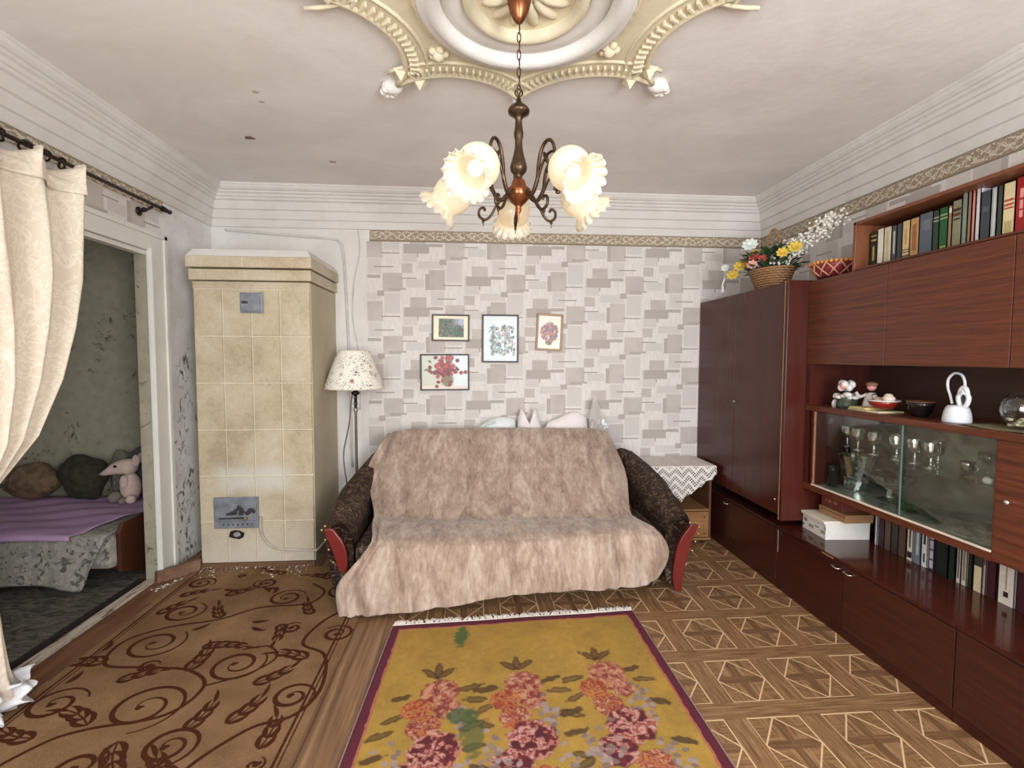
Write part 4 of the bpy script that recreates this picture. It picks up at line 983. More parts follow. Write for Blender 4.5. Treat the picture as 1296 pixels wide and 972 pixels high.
# two greenish worn stains that belong to the rug
blob(.405, .15, .045, .12, (64, 96, 52), .12, .9, .35, 3); blob(.43, .76, .08, .05, (62, 92, 48), .2, .8); blob(.48, .86, .05, .15, (72, 92, 50), -.1, .7)
ed = np.minimum(np.minimum(X, RW - X), Y)
wob = ed + (vnoise(X * 30, Y * 30, 9) - .5) * .008
k = (wob < .055)[..., None]; C = np.where(k, L3(190, 110, 84) * .9, C); k = (wob < .044)[..., None]; C = np.where(k, L3(96, 22, 44), C)
k = (ed < .010)[..., None]; C = np.where(k, L3(70, 22, 40), C)
FL, FR, NL, NR = (-.475, 2.753, .012), (.953, 2.826, .012), (-.545, 1.02, .012), (.985, 1.06, .012)
M_rug = attr_mat('printed_rug_pile', 'print', .95, .5, 320, .35)
rug = paint_grid('yellow_rug', FL, FR, NR, NL, nu, nv, C, M_rug, zfn=lambda co: np.concatenate([co[..., :2], co[..., 2:] + .004 * vnoise(co[..., :1] * 3, co[..., 1:2] * 3, 8)], -1))
tag(rug, 'mustard yellow rug with rose bouquets and a maroon border', 'rug')
fr = MB(); A = Vector(FL); B = Vector(FR); dr = (B - A).normalized(); nn = Vector((-dr.y, dr.x, 0))
for i in range(230):
    p = A.lerp(B, (i + .5) / 230); L = random.uniform(.035, .065); s_ = random.uniform(-.03, .03)
    fr.tube([p + Vector((0, 0, 0)), p + nn * L * .5 + dr * s_ * .5 + Vector((0, 0, .004)), p + nn * L + dr * s_ + Vector((0, 0, -.004))], [.0035, .005, .0045], 5)
fr.tube([A + nn * .003, A.lerp(B, .5) + nn * .003, B + nn * .003], .005, 6)
obj('fringe', fr, simple('fringe_wool', rgb(222, 214, 206), .95), rug, kind='stuff')
for _a, _b in ((FL, NL), (FR, NR)): obj('selvedge', MB().tube([_a, _b], .004, 6), simple('selvedge', rgb(150, 120, 116), .9), rug)

# ================================================================== SOFA
def brocade():
    t = NT('dark_brocade'); p = t.pos()
    n = t.noise(t.scale(p, (1, 1, 1)), 11, 3, .5, 2.4); f = t.math('ABSOLUTE', t.math('SUBTRACT', n, .5)); fine = t.noise(p, 200, 2)
    c = t.ramp(f, [(.0, rgb(150, 128, 104)), (.012, rgb(112, 90, 70)), (.03, rgb(52, 36, 28)), (.2, rgb(38, 25, 20))])
    t.base(t.mix(t.math('MULTIPLY', fine, .5), c, rgb(38, 26, 22)), .6, spec=.25)
    t.bump(fine, .3, .002); return t.m
M_broc = brocade()
M_redwood = simple('red_lacquered_wood', rgb(104, 32, 28), .28, var=.1, sc=6)
sofa = thing('sofa', 'dark brocade fold-out sofa with red wooden arm fronts under the beige blanket', 'sofa', (.25, 3.5, 0))
obj('seat', MB().hexa([(-.74, 2.975, .02), (1.24, 3.09, .02), (1.24, 3.62, .02), (-.74, 3.62, .02)], [(-.74, 2.965, .405), (1.24, 3.085, .405), (1.24, 3.6, .405), (-.74, 3.6, .405)]), M_broc, sofa, bevel=.03)
obj('base', MB().hexa([(-.70, 3.0, .02), (1.2, 3.12, .02), (1.2, 4.0, .02), (-.70, 4.0, .02)], [(-.70, 3.0, .12), (1.2, 3.12, .12), (1.2, 4.0, .12), (-.70, 4.0, .12)]), M_broc, sofa, bevel=.01)
obj('backrest', MB().hexa([(-.76, 3.50, .30), (1.22, 3.44, .30), (1.24, 4.0, .30), (-.72, 4.0, .30)], [(-.70, 4.0, .885), (1.09, 4.0, .885), (1.09, 4.10, .885), (-.70, 4.10, .885)]), M_broc, sofa, bevel=.03)
def arm_loft(side):
    # sections from front (t=0) to back (t=1): inner x, outer x, top z, y
    if side > 0: sec = [(1.245, 1.43, .485, 3.06), (1.245, 1.46, .52, 3.12), (1.25, 1.48, .575, 3.35), (1.25, 1.50, .64, 3.6), (1.22, 1.47, .70, 3.8), (1.18, 1.40, .765, 4.0), (1.16, 1.34, .78, 4.06)]
    else: sec = [(-.745, -.915, .535, 2.98), (-.745, -.95, .56, 3.05), (-.755, -.99, .60, 3.3), (-.76, -1.0, .64, 3.55), (-.755, -.96, .69, 3.75), (-.745, -.90, .755, 3.95), (-.74, -.87, .78, 4.02)]
    m = MB(); n = 28
    for (xi, xo, zt_, y) in sec:
        for k in range(n):
            q = 2 * PI * k / n; c, s_ = math.cos(q), math.sin(q)
            xx = (xi + xo) / 2 + (xo - xi) / 2 * (abs(c) ** .75) * (1 if c > 0 else -1)
            zb = .05; h_ = zt_ - zb
            zz = zb + h_ / 2 + h_ / 2 * (abs(s_) ** .55) * (1 if s_ > 0 else -1)
            taper = 1 - .30 * (1 - (zz - zb) / h_)                      # narrower at the foot
            xx = xi + (xx - xi) * taper
            m.v.append((xx, y, zz))
    ns = len(sec)
    for i in range(ns - 1):
        for k in range(n):
            l = (k + 1) % n; m.f.append((i * n + k, i * n + l, (i + 1) * n + l, (i + 1) * n + k))
    m.f.append(tuple(range(n))); m.f.append(tuple(range((ns - 1) * n, ns * n))[::-1])
    return m
aR = obj('arm', arm_loft(1), M_broc, sofa, smooth=True); aL = obj('arm', arm_loft(-1), M_broc, sofa, smooth=True)
def arm_front(pts, y):
    M = Matrix(((1, 0, 0, 0), (0, 0, 1, y), (0, 1, 0, 0), (0, 0, 0, 1)))
    return MB().prism(pts, -.03, 0, M)
def ribbon(cl, ws):
    L_, R_ = [], []
    for (x, z), w in zip(cl, ws): L_.append((x - w, z)); R_.append((x + w, z))
    return L_ + R_[::-1]
cl = smooth_path([(1.33, .02, 0), (1.325, .10, 0), (1.335, .2, 0), (1.355, .3, 0), (1.385, .38, 0), (1.415, .43, 0), (1.43, .462, 0)], 4)
ws = [.022 + .020 * math.sin(PI * min(1, i / len(cl) * 1.05)) for i in range(len(cl))]; ws[-1] = .012; ws[-2] = .03
obj('arm_front', arm_front(ribbon([(p.x, p.y) for p in cl], ws), 3.055), M_redwood, aR, bevel=.006, label='red lacquered curved arm front')
cl = smooth_path([(-.80, .25, 0), (-.81, .33, 0), (-.835, .42, 0), (-.865, .48, 0), (-.885, .52, 0)], 4)
ws = [.022 + .020 * math.sin(PI * min(1, i / len(cl) * 1.05)) for i in range(len(cl))]; ws[-1] = .012; ws[-2] = .03
obj('arm_front', arm_front(ribbon([(p.x, p.y) for p in cl], ws), 2.975), M_redwood, aL, bevel=.006, label='red lacquered curved arm front')
M_stud = simple('brass_stud', rgb(190, 160, 110), .3, .9)
proto = None
for (x, z, y, par) in [(1.40, .475, 3.03, aR), (1.44, .475, 3.03, aR), (1.462, .445, 3.03, aR), (1.457, .40, 3.03, aR), (1.44, .35, 3.03, aR), (1.42, .29, 3.03, aR), (1.38, .20, 3.03, aR), (-.905, .535, 2.955, aL), (-.925, .51, 2.955, aL), (-.905, .45, 2.955, aL), (-.885, .39, 2.955, aL), (-.86, .31, 2.955, aL)]:
    if proto is None: proto = obj('stud', MB().ball((0, 0, 0), (.008, .006, .008), 8, 6), M_stud, par, local=True, smooth=True); proto.location = Vector((x, y, z)) - wloc(par)
    else: share('stud', proto, (x, y, z), par)
for (x, y) in ((-.6, 3.06), (1.12, 3.18), (-.6, 3.9), (1.12, 3.9)): obj('leg', MB().lathe([(.001, 0), (.02, 0), (.024, .04), (.001, .04)], 12, (x, y, 0)), M_dark, sofa)

def velour():
    t = NT('beige_plush'); p = t.pos()
    a = t.noise(t.scale(p, (9, 4, 3)), 1, 5, .6, .6); b = t.noise(t.scale(p, (44, 20, 12)), 1, 5, .7, .5)
    f = t.math('ADD', t.math('MULTIPLY', a, .55), t.math('MULTIPLY', b, .45))
    t.base(t.ramp(f, [(.38, rgb(136, 115, 100)), (.5, rgb(166, 145, 129)), (.62, rgb(191, 174, 159))]), .9, spec=.15)
    t.b.inputs['Sheen Weight'].default_value = .35; t.b.inputs['Sheen Roughness'].default_value = .4
    t.bump(f, .22, .01); return t.m
PR = {0: [(-.66, 4.125, .70), (-.70, 4.09, .905), (-.74, 3.985, .885), (-.83, 3.82, .68), (-.715, 3.47, .475), (-.67, 3.2, .445), (-.63, 2.97, .425), (-.71, 2.915, .33), (-.815, 2.875, .19), (-.80, 2.87, .02)],
      .10: [(-.52, 4.125, .72), (-.52, 4.095, .935), (-.53, 3.975, .92), (-.55, 3.76, .68), (-.52, 3.44, .445), (-.51, 3.2, .432), (-.50, 2.965, .425), (-.52, 2.895, .35), (-.55, 2.865, .19), (-.56, 2.86, .025)],
      .30: [(-.15, 4.125, .72), (-.15, 4.095, .935), (-.16, 3.975, .92), (-.17, 3.74, .68), (-.16, 3.42, .445), (-.15, 3.2, .430), (-.15, 2.96, .425), (-.16, 2.90, .36), (-.18, 2.87, .2), (-.19, 2.865, .058)],
      .52: [(.22, 4.125, .72), (.22, 4.095, .935), (.22, 3.975, .92), (.22, 3.72, .68), (.22, 3.41, .445), (.22, 3.2, .432), (.22, 2.975, .425), (.22, 2.915, .37), (.23, 2.89, .22), (.24, 2.885, .105)],
      .75: [(.64, 4.125, .72), (.64, 4.095, .93), (.64, 3.975, .915), (.66, 3.70, .68), (.66, 3.39, .445), (.66, 3.2, .432), (.68, 3.01, .425), (.70, 2.955, .37), (.72, 2.93, .22), (.72, 2.925, .108)],
      .92: [(.98, 4.125, .72), (.98, 4.095, .925), (.985, 3.975, .91), (1.03, 3.70, .68), (1.0, 3.37, .45), (1.0, 3.22, .435), (1.05, 3.045, .43), (1.09, 2.99, .37), (1.11, 2.97, .24), (1.08, 2.965, .10)],
      1.0: [(1.08, 4.125, .72), (1.10, 4.09, .91), (1.12, 3.985, .89), (1.19, 3.75, .64), (1.105, 3.36, .46), (1.11, 3.24, .44), (1.18, 3.07, .425), (1.235, 3.01, .35), (1.235, 2.985, .26), (1.16, 2.98, .13)]}
keys = sorted(PR); prof_s = {k: smooth_path(PR[k], 12) for k in keys}
def bl(u, v):
    n = len(prof_s[0]) - 1; j = v * n; j0 = min(int(j), n - 1); fj = j - j0
    for a, b in zip(keys[:-1], keys[1:]):
        if u <= b + 1e-9: break
    t = (u - a) / (b - a)
    pa = prof_s[a][j0].lerp(prof_s[a][j0 + 1], fj); pb = prof_s[b][j0].lerp(prof_s[b][j0 + 1], fj)
    p = pa.lerp(pb, t)
    # wrinkles: vertical gathers on the front drop, cross pulls on the back, side folds
    front = max(0, min(1, (v - .66) / .18)); back = max(0, 1 - abs(v - .30) / .16)
    w = float(vnoise(p.x * 9 + p.z * 2, p.z * 2.2, 4)) - .5; w2 = float(vnoise(p.x * 22, p.z * 3 + p.x, 6)) - .5; w3 = float(vnoise(p.x * 2.6, (p.z + p.y) * 15, 11)) - .5
    d = front * (w * .075 + w2 * .035) + back * (w3 * .018 + w2 * .006) + .008 * w
    edge = max(0, 1 - u / .09); d += edge * .03 * math.sin(u * 150 + v * 4)
    crease = math.exp(-((v - .47) / .03) ** 2) * (float(vnoise(p.x * 14, 2.0, 13)) - .5) * .03
    return (p.x + .3 * d * (1 if front else 0), p.y - abs(d) * .9 if front > .3 else p.y - d, p.z + (d * .6 if .5 < v < .7 else 0) + crease + .004)
tag(obj('blanket', MB().surf(190, 150, bl), velour(), smooth=True, solid=.008), 'beige plush blanket draped over the sofa back, seat and front', 'blanket')

# ------------------------------------------------------------------ white pillows and organza bag behind the sofa
M_pill = simple('white_satin', rgb(224, 230, 228), .5, var=.05, sc=20, bump=.15, bsc=30); M_pill2 = simple('pink_white_cotton', rgb(232, 224, 222), .75, var=.05, sc=10, bump=.1, bsc=20)
def pillow(name, x0, x1, z0, ztop, y, m, lab, shape, cat='pillow'):
    mb = MB()
    def fn(a, b):
        th = 2 * PI * a; u = math.cos(th); v = math.sin(th); s_ = b
        return None
    # outline points lofted to a centre ridge, front and back
    n = len(shape); cx = sum(p[0] for p in shape) / n; cz = sum(p[1] for p in shape) / n
    rings = [1, .93, .8, .6, .35, .12]; th_ = [0, .022, .04, .052, .058, .06]
    for sg in (-1, 1):
        o = len(mb.v)
        for r, t_ in zip(rings, th_):
            for (px, pz) in shape: mb.v.append((cx + (px - cx) * r, y + sg * t_, cz + (pz - cz) * r + .004 * math.sin(px * 60) * (1 - r)))
        for i in range(len(rings) - 1):
            for k in range(n):
                l = (k + 1) % n; mb.f.append((o + i * n + k, o + i * n + l, o + (i + 1) * n + l, o + (i + 1) * n + k)[::sg])
        mb.f.append(tuple(o + (len(rings) - 1) * n + k for k in range(n))[::sg])
    o = obj(name, mb, m, smooth=True); return tag(o, lab, cat)
def sp2(pts, n=5): return [(p.x, p.y) for p in smooth_path([(a, b, 0) for a, b in pts], n, True)]
pA = pillow('pillow', 0, 0, 0, 0, 4.205, M_pill, 'white lace-cornered pillow behind the sofa back, at the left', sp2([(.0, .62), (.01, .90), (.07, .98), (.20, 1.035), (.32, 1.02), (.35, .95), (.355, .62)]))
pillow('pillow', 0, 0, 0, 0, 4.205, M_pill2, 'white pillow with two pointed corners in the middle behind the sofa', [(.372, .64), (.365, .93), (.375, 1.03), (.395, 1.11), (.41, 1.10), (.43, 1.03), (.49, .985), (.50, .99), (.505, 1.10), (.515, 1.12), (.545, 1.05), (.585, .93), (.592, .64)])
pB = pillow('pillow', 0, 0, 0, 0, 4.205, M_pill2, 'large plain white pillow behind the sofa back, at the right', sp2([(.605, .62), (.61, .94), (.74, 1.03), (.86, 1.075), (.95, 1.05), (.985, .96), (.99, .62)]))
M_lace = simple('lace', rgb(204, 210, 206), .8, var=.3, sc=120, bump=.6, bsc=120)
for k in range(14):
    q = PI * .52 + k * .09; 
    obj('lace_petal', MB().ball((.17 + .16 * math.cos(q), 4.135, .87 + .13 * math.sin(q)), (.014, .004, .012), 8, 5), M_lace, pA)
t = NT('organza'); t.t.nodes.remove(t.b); a1 = t.n('ShaderNodeBsdfTransparent'); a2 = t.n('ShaderNodeBsdfTranslucent'); a2.inputs[0].default_value = (.9, .9, .9, 1); a3 = t.n('ShaderNodeBsdfDiffuse'); a3.inputs[0].default_value = rgb(230, 226, 222)
mm = t.n('ShaderNodeMixShader'); t.t.links.new(a2.outputs[0], mm.inputs[1]); t.t.links.new(a3.outputs[0], mm.inputs[2]); m2 = t.n('ShaderNodeMixShader'); m2.inputs[0].default_value = .45; t.t.links.new(a1.outputs[0], m2.inputs[1]); t.t.links.new(mm.outputs[0], m2.inputs[2]); t.t.links.new(m2.outputs[0], t.out.inputs[0]); M_org = t.m
bag = thing('organza_bag', 'sheer pointed gift wrapping with a sparkling bow at the right end of the pillows', 'bag', (1.06, 4.2, .7))
obj('sheet', MB().add([(1.0, 4.19, .66), (1.0, 4.19, 1.02), (1.03, 4.18, 1.19), (1.05, 4.17, 1.20), (1.10, 4.19, 1.10), (1.15, 4.2, 1.02), (1.13, 4.2, .93), (1.12, 4.2, .66), (1.06, 4.15, .85)], [(0, 1, 8), (1, 2, 8), (2, 3, 8), (3, 4, 8), (4, 5, 8), (5, 6, 8), (6, 7, 8)]), M_org, bag, solid=.001)
m = MB(); 
for k in range(26): m.tube([(.99 + random.random() * .12, 4.165 + random.random() * .02, .90 + random.random() * .12) for _ in range(4)], .0022, 5)
obj('tinsel', m, simple('silver_tinsel', rgb(214, 210, 204), .3, .6), bag)
obj('bow', MB().ball((1.12, 4.17, .99), (.018, .008, .03), 8, 6).ball((1.14, 4.17, .97), (.022, .008, .012), 8, 6).ball((1.045, 4.165, 1.20), .007, 8, 6), M_pill, bag)

# ================================================================== NIGHTSTAND + DOILY
M_ply = wood('honey_veneer', rgb(132, 92, 56), rgb(158, 114, 72), 0, .45, 18, .1); M_plyd = wood('honey_veneer_dark', rgb(86, 56, 36), rgb(104, 70, 46), 1, .5, 18, .1)
ns = thing('nightstand', 'small honey-brown nightstand with a drawer between sofa and wardrobe', 'nightstand', (1.7, 4.05, 0))
x0, x1, y0, y1 = 1.53, 1.965, 3.87, 4.25
obj('top', MB().box(x0 - .01, x1 + .01, y0 - .01, y1, .635, .655), M_ply, ns, bevel=.003)
obj('side_panel', MB().box(x0, x0 + .018, y0, y1, .035, .635), M_plyd, ns); obj('side_panel', MB().box(x1 - .018, x1, y0, y1, .035, .635), M_plyd, ns)
obj('back_panel', MB().box(x0, x1, y1 - .01, y1, .035, .635), M_plyd, ns); obj('shelf', MB().box(x0 + .018, x1 - .018, y0 + .005, y1 - .01, .275, .29), M_ply, ns)
obj('bottom', MB().box(x0, x1, y0 - .005, y1, .03, .05), M_ply, ns)
df = obj('drawer', MB().box(x0 + .02, x1 - .02, y0 - .004, y0 + .014, .055, .27), M_ply, ns, bevel=.003)
obj('frame', MB().box(x0 + .05, x1 - .05, y0 - .008, y0 - .003, .225, .235).box(x0 + .05, x1 - .05, y0 - .008, y0 - .003, .08, .09).box(x0 + .05, x0 + .06, y0 - .008, y0 - .003, .08, .235).box(x1 - .06, x1 - .05, y0 - .008, y0 - .003, .08, .235), M_ply, df)
for (x, y) in ((x0 + .05, y0 + .04), (x1 - .05, y0 + .04), (x0 + .05, y1 - .04), (x1 - .05, y1 - .04)): obj('caster', MB().lathe([(.001, 0), (.02, 0), (.02, .03), (.001, .03)], 12, (x, y, 0)), M_dark, ns)
def lace_mat():
    t = NT('crochet_lace'); p = t.pos(); x, y, z = t.sep(p)
    zz = t.math('ADD', z, t.math('MULTIPLY', y, -1.0))
    s1 = t.math('ABSOLUTE', t.math('SUBTRACT', t.math('FRACT', t.math('MULTIPLY', t.math('ADD', x, zz), 42)), .5)); s2 = t.math('ABSOLUTE', t.math('SUBTRACT', t.math('FRACT', t.math('MULTIPLY', t.math('SUBTRACT', x, zz), 42)), .5))
    th = t.math('GREATER_THAN', t.math('MAXIMUM', s1, s2), .33)
    # solid chevron bands
    tri = t.math('MULTIPLY', t.math('PINGPONG', x, .055), 1.0)
    band = t.math('LESS_THAN', t.math('FRACT', t.math('MULTIPLY', t.math('ADD', zz, t.math('MULTIPLY', tri, .9)), 15)), .38)
    top = t.math('GREATER_THAN', z, .655)
    a = t.math('MAXIMUM', t.math('MAXIMUM', th, band), t.math('MULTIPLY', top, t.math('GREATER_THAN', t.noise(p, 60, 2), .42)))
    t.base(rgb(226, 220, 214), .85); t.set(t.b.inputs['Alpha'], a); return t.m
def doil(u, v):
    # u along x, v 0..1 from the wall edge to the hanging hem
    x = 1.43 + .565 * u
    if v < .55: f = v / .55; return (x + .01 * f * (u - .3), 4.28 - .425 * f + 0 * f, .660 + .002 * math.sin(x * 40) + .0)
    f = (v - .55) / .45
    hem = .655 - (.36 - 1.0 * abs(u - .44) * .36 - (.10 if u > .8 else 0)) * 1.0
    hem = .36 + abs(u - .46) * .40 + .022 * abs(math.sin(u * PI * 6.5))
    return (x + .012 * f * (u - .2), 3.853 - .008 * math.sin(u * 30) * f - .006 * f, .657 - (.657 - hem) * f)
tag(obj('lace_doily', MB().surf(70, 50, doil), lace_mat(), smooth=True), 'white crochet lace cloth hanging over the front of the nightstand', 'doily')

# ================================================================== FLOOR LAMP
fl = thing('floor_lamp', 'floor lamp with a floral cone shade between stove and sofa', 'lamp', (-.965, 4.0, 0))
def floral():
    t = NT('floral_shade_fabric'); p = t.pos()
    vo = t.n('ShaderNodeTexVoronoi'); vo.inputs['Scale'].default_value = 13; t.set(vo.inputs['Vector'], p); d = vo.outputs['Distance']; sel = t.sep(vo.outputs['Color'])
    n = t.noise(p, 60, 4, .6, 1.5); nn_ = t.math('MULTIPLY_ADD', n, .35, d)
    c = t.mix(t.math('MULTIPLY', t.step(nn_, .46, .42), t.math('GREATER_THAN', sel[0], .35)), rgb(238, 234, 222), rgb(206, 184, 164))
    c = t.mix(t.math('MULTIPLY', t.step(nn_, .36, .32), t.math('GREATER_THAN', sel[0], .5)), c, rgb(176, 104, 84))
    c = t.mix(t.math('MULTIPLY', t.step(n, .56, .59), t.step(t.noise(p, 14, 2), .42, .52)), c, rgb(112, 104, 90))
    t.base(c, .85); t.b.inputs['Transmission Weight'].default_value = 0; return t.m
obj('shade', MB().lathe([(.232, 1.303), (.234, 1.310), (.124, 1.598), (.121, 1.603)], 48, (-.972, 4.0, 0)), floral(), fl, smooth=True, solid=.003)
obj('shade_trim', MB().tube([(-.972 + .234 * math.cos(a * PI / 24), 4 + .234 * math.sin(a * PI / 24), 1.304) for a in range(48)], .004, 6, closed=True).tube([(-.972 + .122 * math.cos(a * PI / 24), 4 + .122 * math.sin(a * PI / 24), 1.603) for a in range(48)], .003, 6, closed=True), simple('shade_trim', rgb(214, 204, 182), .7), fl)
M_chr = simple('tarnished_chrome', rgb(150, 146, 136), .3, .85, .2)
obj('pole', MB().lathe([(.011, .02), (.011, 1.10), (.016, 1.12), (.013, 1.14)], 16, (-.965, 4, 0)), M_chr, fl, smooth=True)
obj('base', MB().lathe([(.001, 0), (.15, 0), (.15, .012), (.04, .03), (.012, .045), (.001, .045)], 32, (-.965, 4, 0)), M_chr, fl, smooth=True)
def cg(name):
    t = NT(name); t.base((.92, .94, .93, 1), .08); t.b.inputs['Specular IOR Level'].default_value = .9; t.b.inputs['Transmission Weight'].default_value = .75; t.b.inputs['IOR'].default_value = 1.35; return t.m
M_bead = glass_mat('glass_bead', (.86, .88, .86, 1), 1.0, .05)
for z in (1.135, 1.18, 1.228): obj('glass_bead', MB().ball((-.965, 4, z), (.026, .026, .021), 14, 9), M_bead, fl, smooth=True)
obj('fitting', MB().lathe([(.012, 1.14), (.012, 1.245), (.03, 1.255), (.036, 1.268), (.014, 1.285), (.012, 1.34)], 20, (-.965, 4, 0)), simple('black_fitting', rgb(48, 44, 42), .35, .6), fl, smooth=True)
obj('cord', MB().tube(smooth_path([(-.985, 3.99, 1.26), (-1.0, 3.985, 1.18), (-1.01, 3.985, 1.05), (-1.035, 3.985, .92), (-1.06, 3.985, .80), (-1.06, 3.985, .68), (-1.04, 3.985, .52), (-1.03, 3.985, .30), (-.99, 4.0, .04)], 6), .0055, 8), simple('grey_cord', rgb(96, 92, 88), .6), fl, smooth=True)

# ================================================================== PICTURES
def picture(cx, cz, w, h, rz, frame_c, paint, lab, fw_=.014, passe=None):
    t = thing('framed_picture', lab, 'picture', (cx, YB - .02, cz), 'pictures on the back wall'); t.rotation_euler[1] = rz
    m = MB(); W_, H_ = w / 2, h / 2
    for (a, b, c, d) in [(-W_, W_, H_ - fw_, H_), (-W_, W_, -H_, -H_ + fw_), (-W_, -W_ + fw_, -H_ + fw_, H_ - fw_), (W_ - fw_, W_, -H_ + fw_, H_ - fw_)]: m.box(a, b, -.008, .012, c, d)
    obj('frame', m, simple('picture_frame', frame_c, .4, var=.15, sc=30), t, local=True, bevel=.003)
    nu_ = 110; nv_ = int(110 * h / w); Uu, Vv = np.meshgrid(np.linspace(0, 1, nu_), np.linspace(0, 1, nv_))
    col = paint(Uu, Vv, h / w)
    o = paint_grid('print', (-W_ + .004, .004, H_ - .004), (W_ - .004, .004, H_ - .004), (W_ - .004, .004, -H_ + .004), (-W_ + .004, .004, -H_ + .004), nu_, nv_, col, attr_mat('picture_print', 'print', .35, 0, 60, .05))
    o.parent = t; return t
def pb(C_, U_, V_, cx, cy, rx, ry, col, ang=0, s=0):
    dx, dy = U_ - cx, V_ - cy; c, q = math.cos(ang), math.sin(ang)
    r = np.hypot((dx * c + dy * q) / rx, (-dx * q + dy * c) / ry) + (vnoise(U_ * 60, V_ * 60, s) - .5) * .4
    k = np.clip((1 - r) * 4, 0, 1)[..., None]; return C_ * (1 - k) + L3(*col) * k
def p_forest(U_, V_, a):
    C_ = np.ones(U_.shape + (3,)) * L3(236, 228, 200); ins = (U_ > .17) & (U_ < .86) & (V_ > .15) & (V_ < .86)
    n = vnoise(U_ * 40, V_ * 18, 3); g = L3(70, 92, 74)[None, None] * (.5 + 1.2 * n[..., None]); sky = L3(170, 178, 196); m = np.clip((U_ - .5) * 4, 0, 1)[..., None] * np.clip((.55 - V_) * 5, 0, 1)[..., None]
    g = g * (1 - m) + sky * m; r = vnoise(U_ * 30, V_ * 30, 8)[..., None]; g = np.where(r > .78, L3(150, 110, 84), g)
    C2 = np.where(ins[..., None], g, C_); C2 = np.where((ins & (np.hypot((U_ - .7) / .12, (V_ - .6) / .22) < 1) & (vnoise(U_ * 50, V_ * 50, 1) > .35))[..., None], L3(58, 78, 60), C2); return C2
def p_white(U_, V_, a):
    C_ = np.ones(U_.shape + (3,)) * L3(222, 232, 234); rs = np.random.RandomState(3)
    for k in range(220):
        x = .2 + .7 * rs.rand(); y = .22 + .62 * rs.rand(); col = [(140, 170, 160), (120, 130, 130), (196, 160, 152), (96, 108, 112), (170, 186, 196)][rs.randint(5)]
        if k % 3 == 0: x = .25 + .1 * rs.rand()
        C_ = pb(C_, U_, V_, x, y, .02 + .03 * rs.rand(), .015 + .035 * rs.rand(), col, rs.randn() * .3, k)
    for x in (.28, .45, .62, .74): C_ = pb(C_, U_, V_, x, .55, .006, .3, (110, 120, 110), .05 * (x - .5))
    return C_
def p_roses(U_, V_, a):
    C_ = np.ones(U_.shape + (3,)) * L3(206, 206, 190); C_ = np.where((U_ > .68)[..., None], L3(226, 232, 236), C_); C_ = np.where((V_ > .88)[..., None], L3(230, 216, 204), C_)
    C_ = pb(C_, U_, V_, .55, .72, .14, .22, (128, 118, 84)); rs = np.random.RandomState(2)
    for k in range(20): C_ = pb(C_, U_, V_, .5 + rs.randn() * .16, .42 + rs.randn() * .14, .05, .03, (84, 104, 70), rs.rand() * 3, k)
    for k in range(70): C_ = pb(C_, U_, V_, .48 + rs.randn() * .11, .38 + rs.randn() * .14, .05, .06, [(150, 40, 44), (178, 66, 64), (110, 28, 36)][k % 3], 0, k)
    for (x, y) in [(.18, .46), (.22, .5), (.76, .42), (.72, .5), (.36, .78), (.60, .86), (.33, .9), (.62, .78)]: C_ = pb(C_, U_, V_, x, y, .05, .055, (130, 44, 48))
    return C_
def p_bouq(U_, V_, a):
    C_ = np.ones(U_.shape + (3,)) * L3(232, 226, 212); rs = np.random.RandomState(4)
    for k in range(150):
        an = rs.rand() * 2 * PI; r = rs.rand() ** .6
        C_ = pb(C_, U_, V_, .5 + .33 * r * math.cos(an), .50 + .26 * r * math.sin(an), .06, .045, [(150, 84, 90), (110, 80, 110), (196, 158, 96), (120, 110, 70), (180, 110, 96)][rs.randint(5)], rs.rand() * 3, k)
    for k in range(9): C_ = pb(C_, U_, V_, .3 + .05 * k, .22 + .03 * abs(k - 4), .012, .07, (120, 96, 120), (k - 4) * .12)
    C_ = pb(C_, U_, V_, .5, .80, .15, .07, (120, 90, 60)); return C_
picture(-.2125, 1.811, .325, .232, .01, rgb(62, 50, 36), p_forest, 'small framed forest landscape with a cream mount, upper left of the group', .013)
picture(.220, 1.720, .322, .420, .005, rgb(56, 46, 38), p_white, 'tall framed pale white birch picture in the middle of the group', .014)
picture(.655, 1.778, .235, .325, .045, rgb(156, 122, 84), p_bouq, 'tilted gold-framed bouquet picture at the right of the group', .018)
picture(-.265, 1.424, .425, .318, -.005, rgb(40, 36, 32), p_roses, 'wide framed picture of red roses in a basket, lowest of the group', .012)

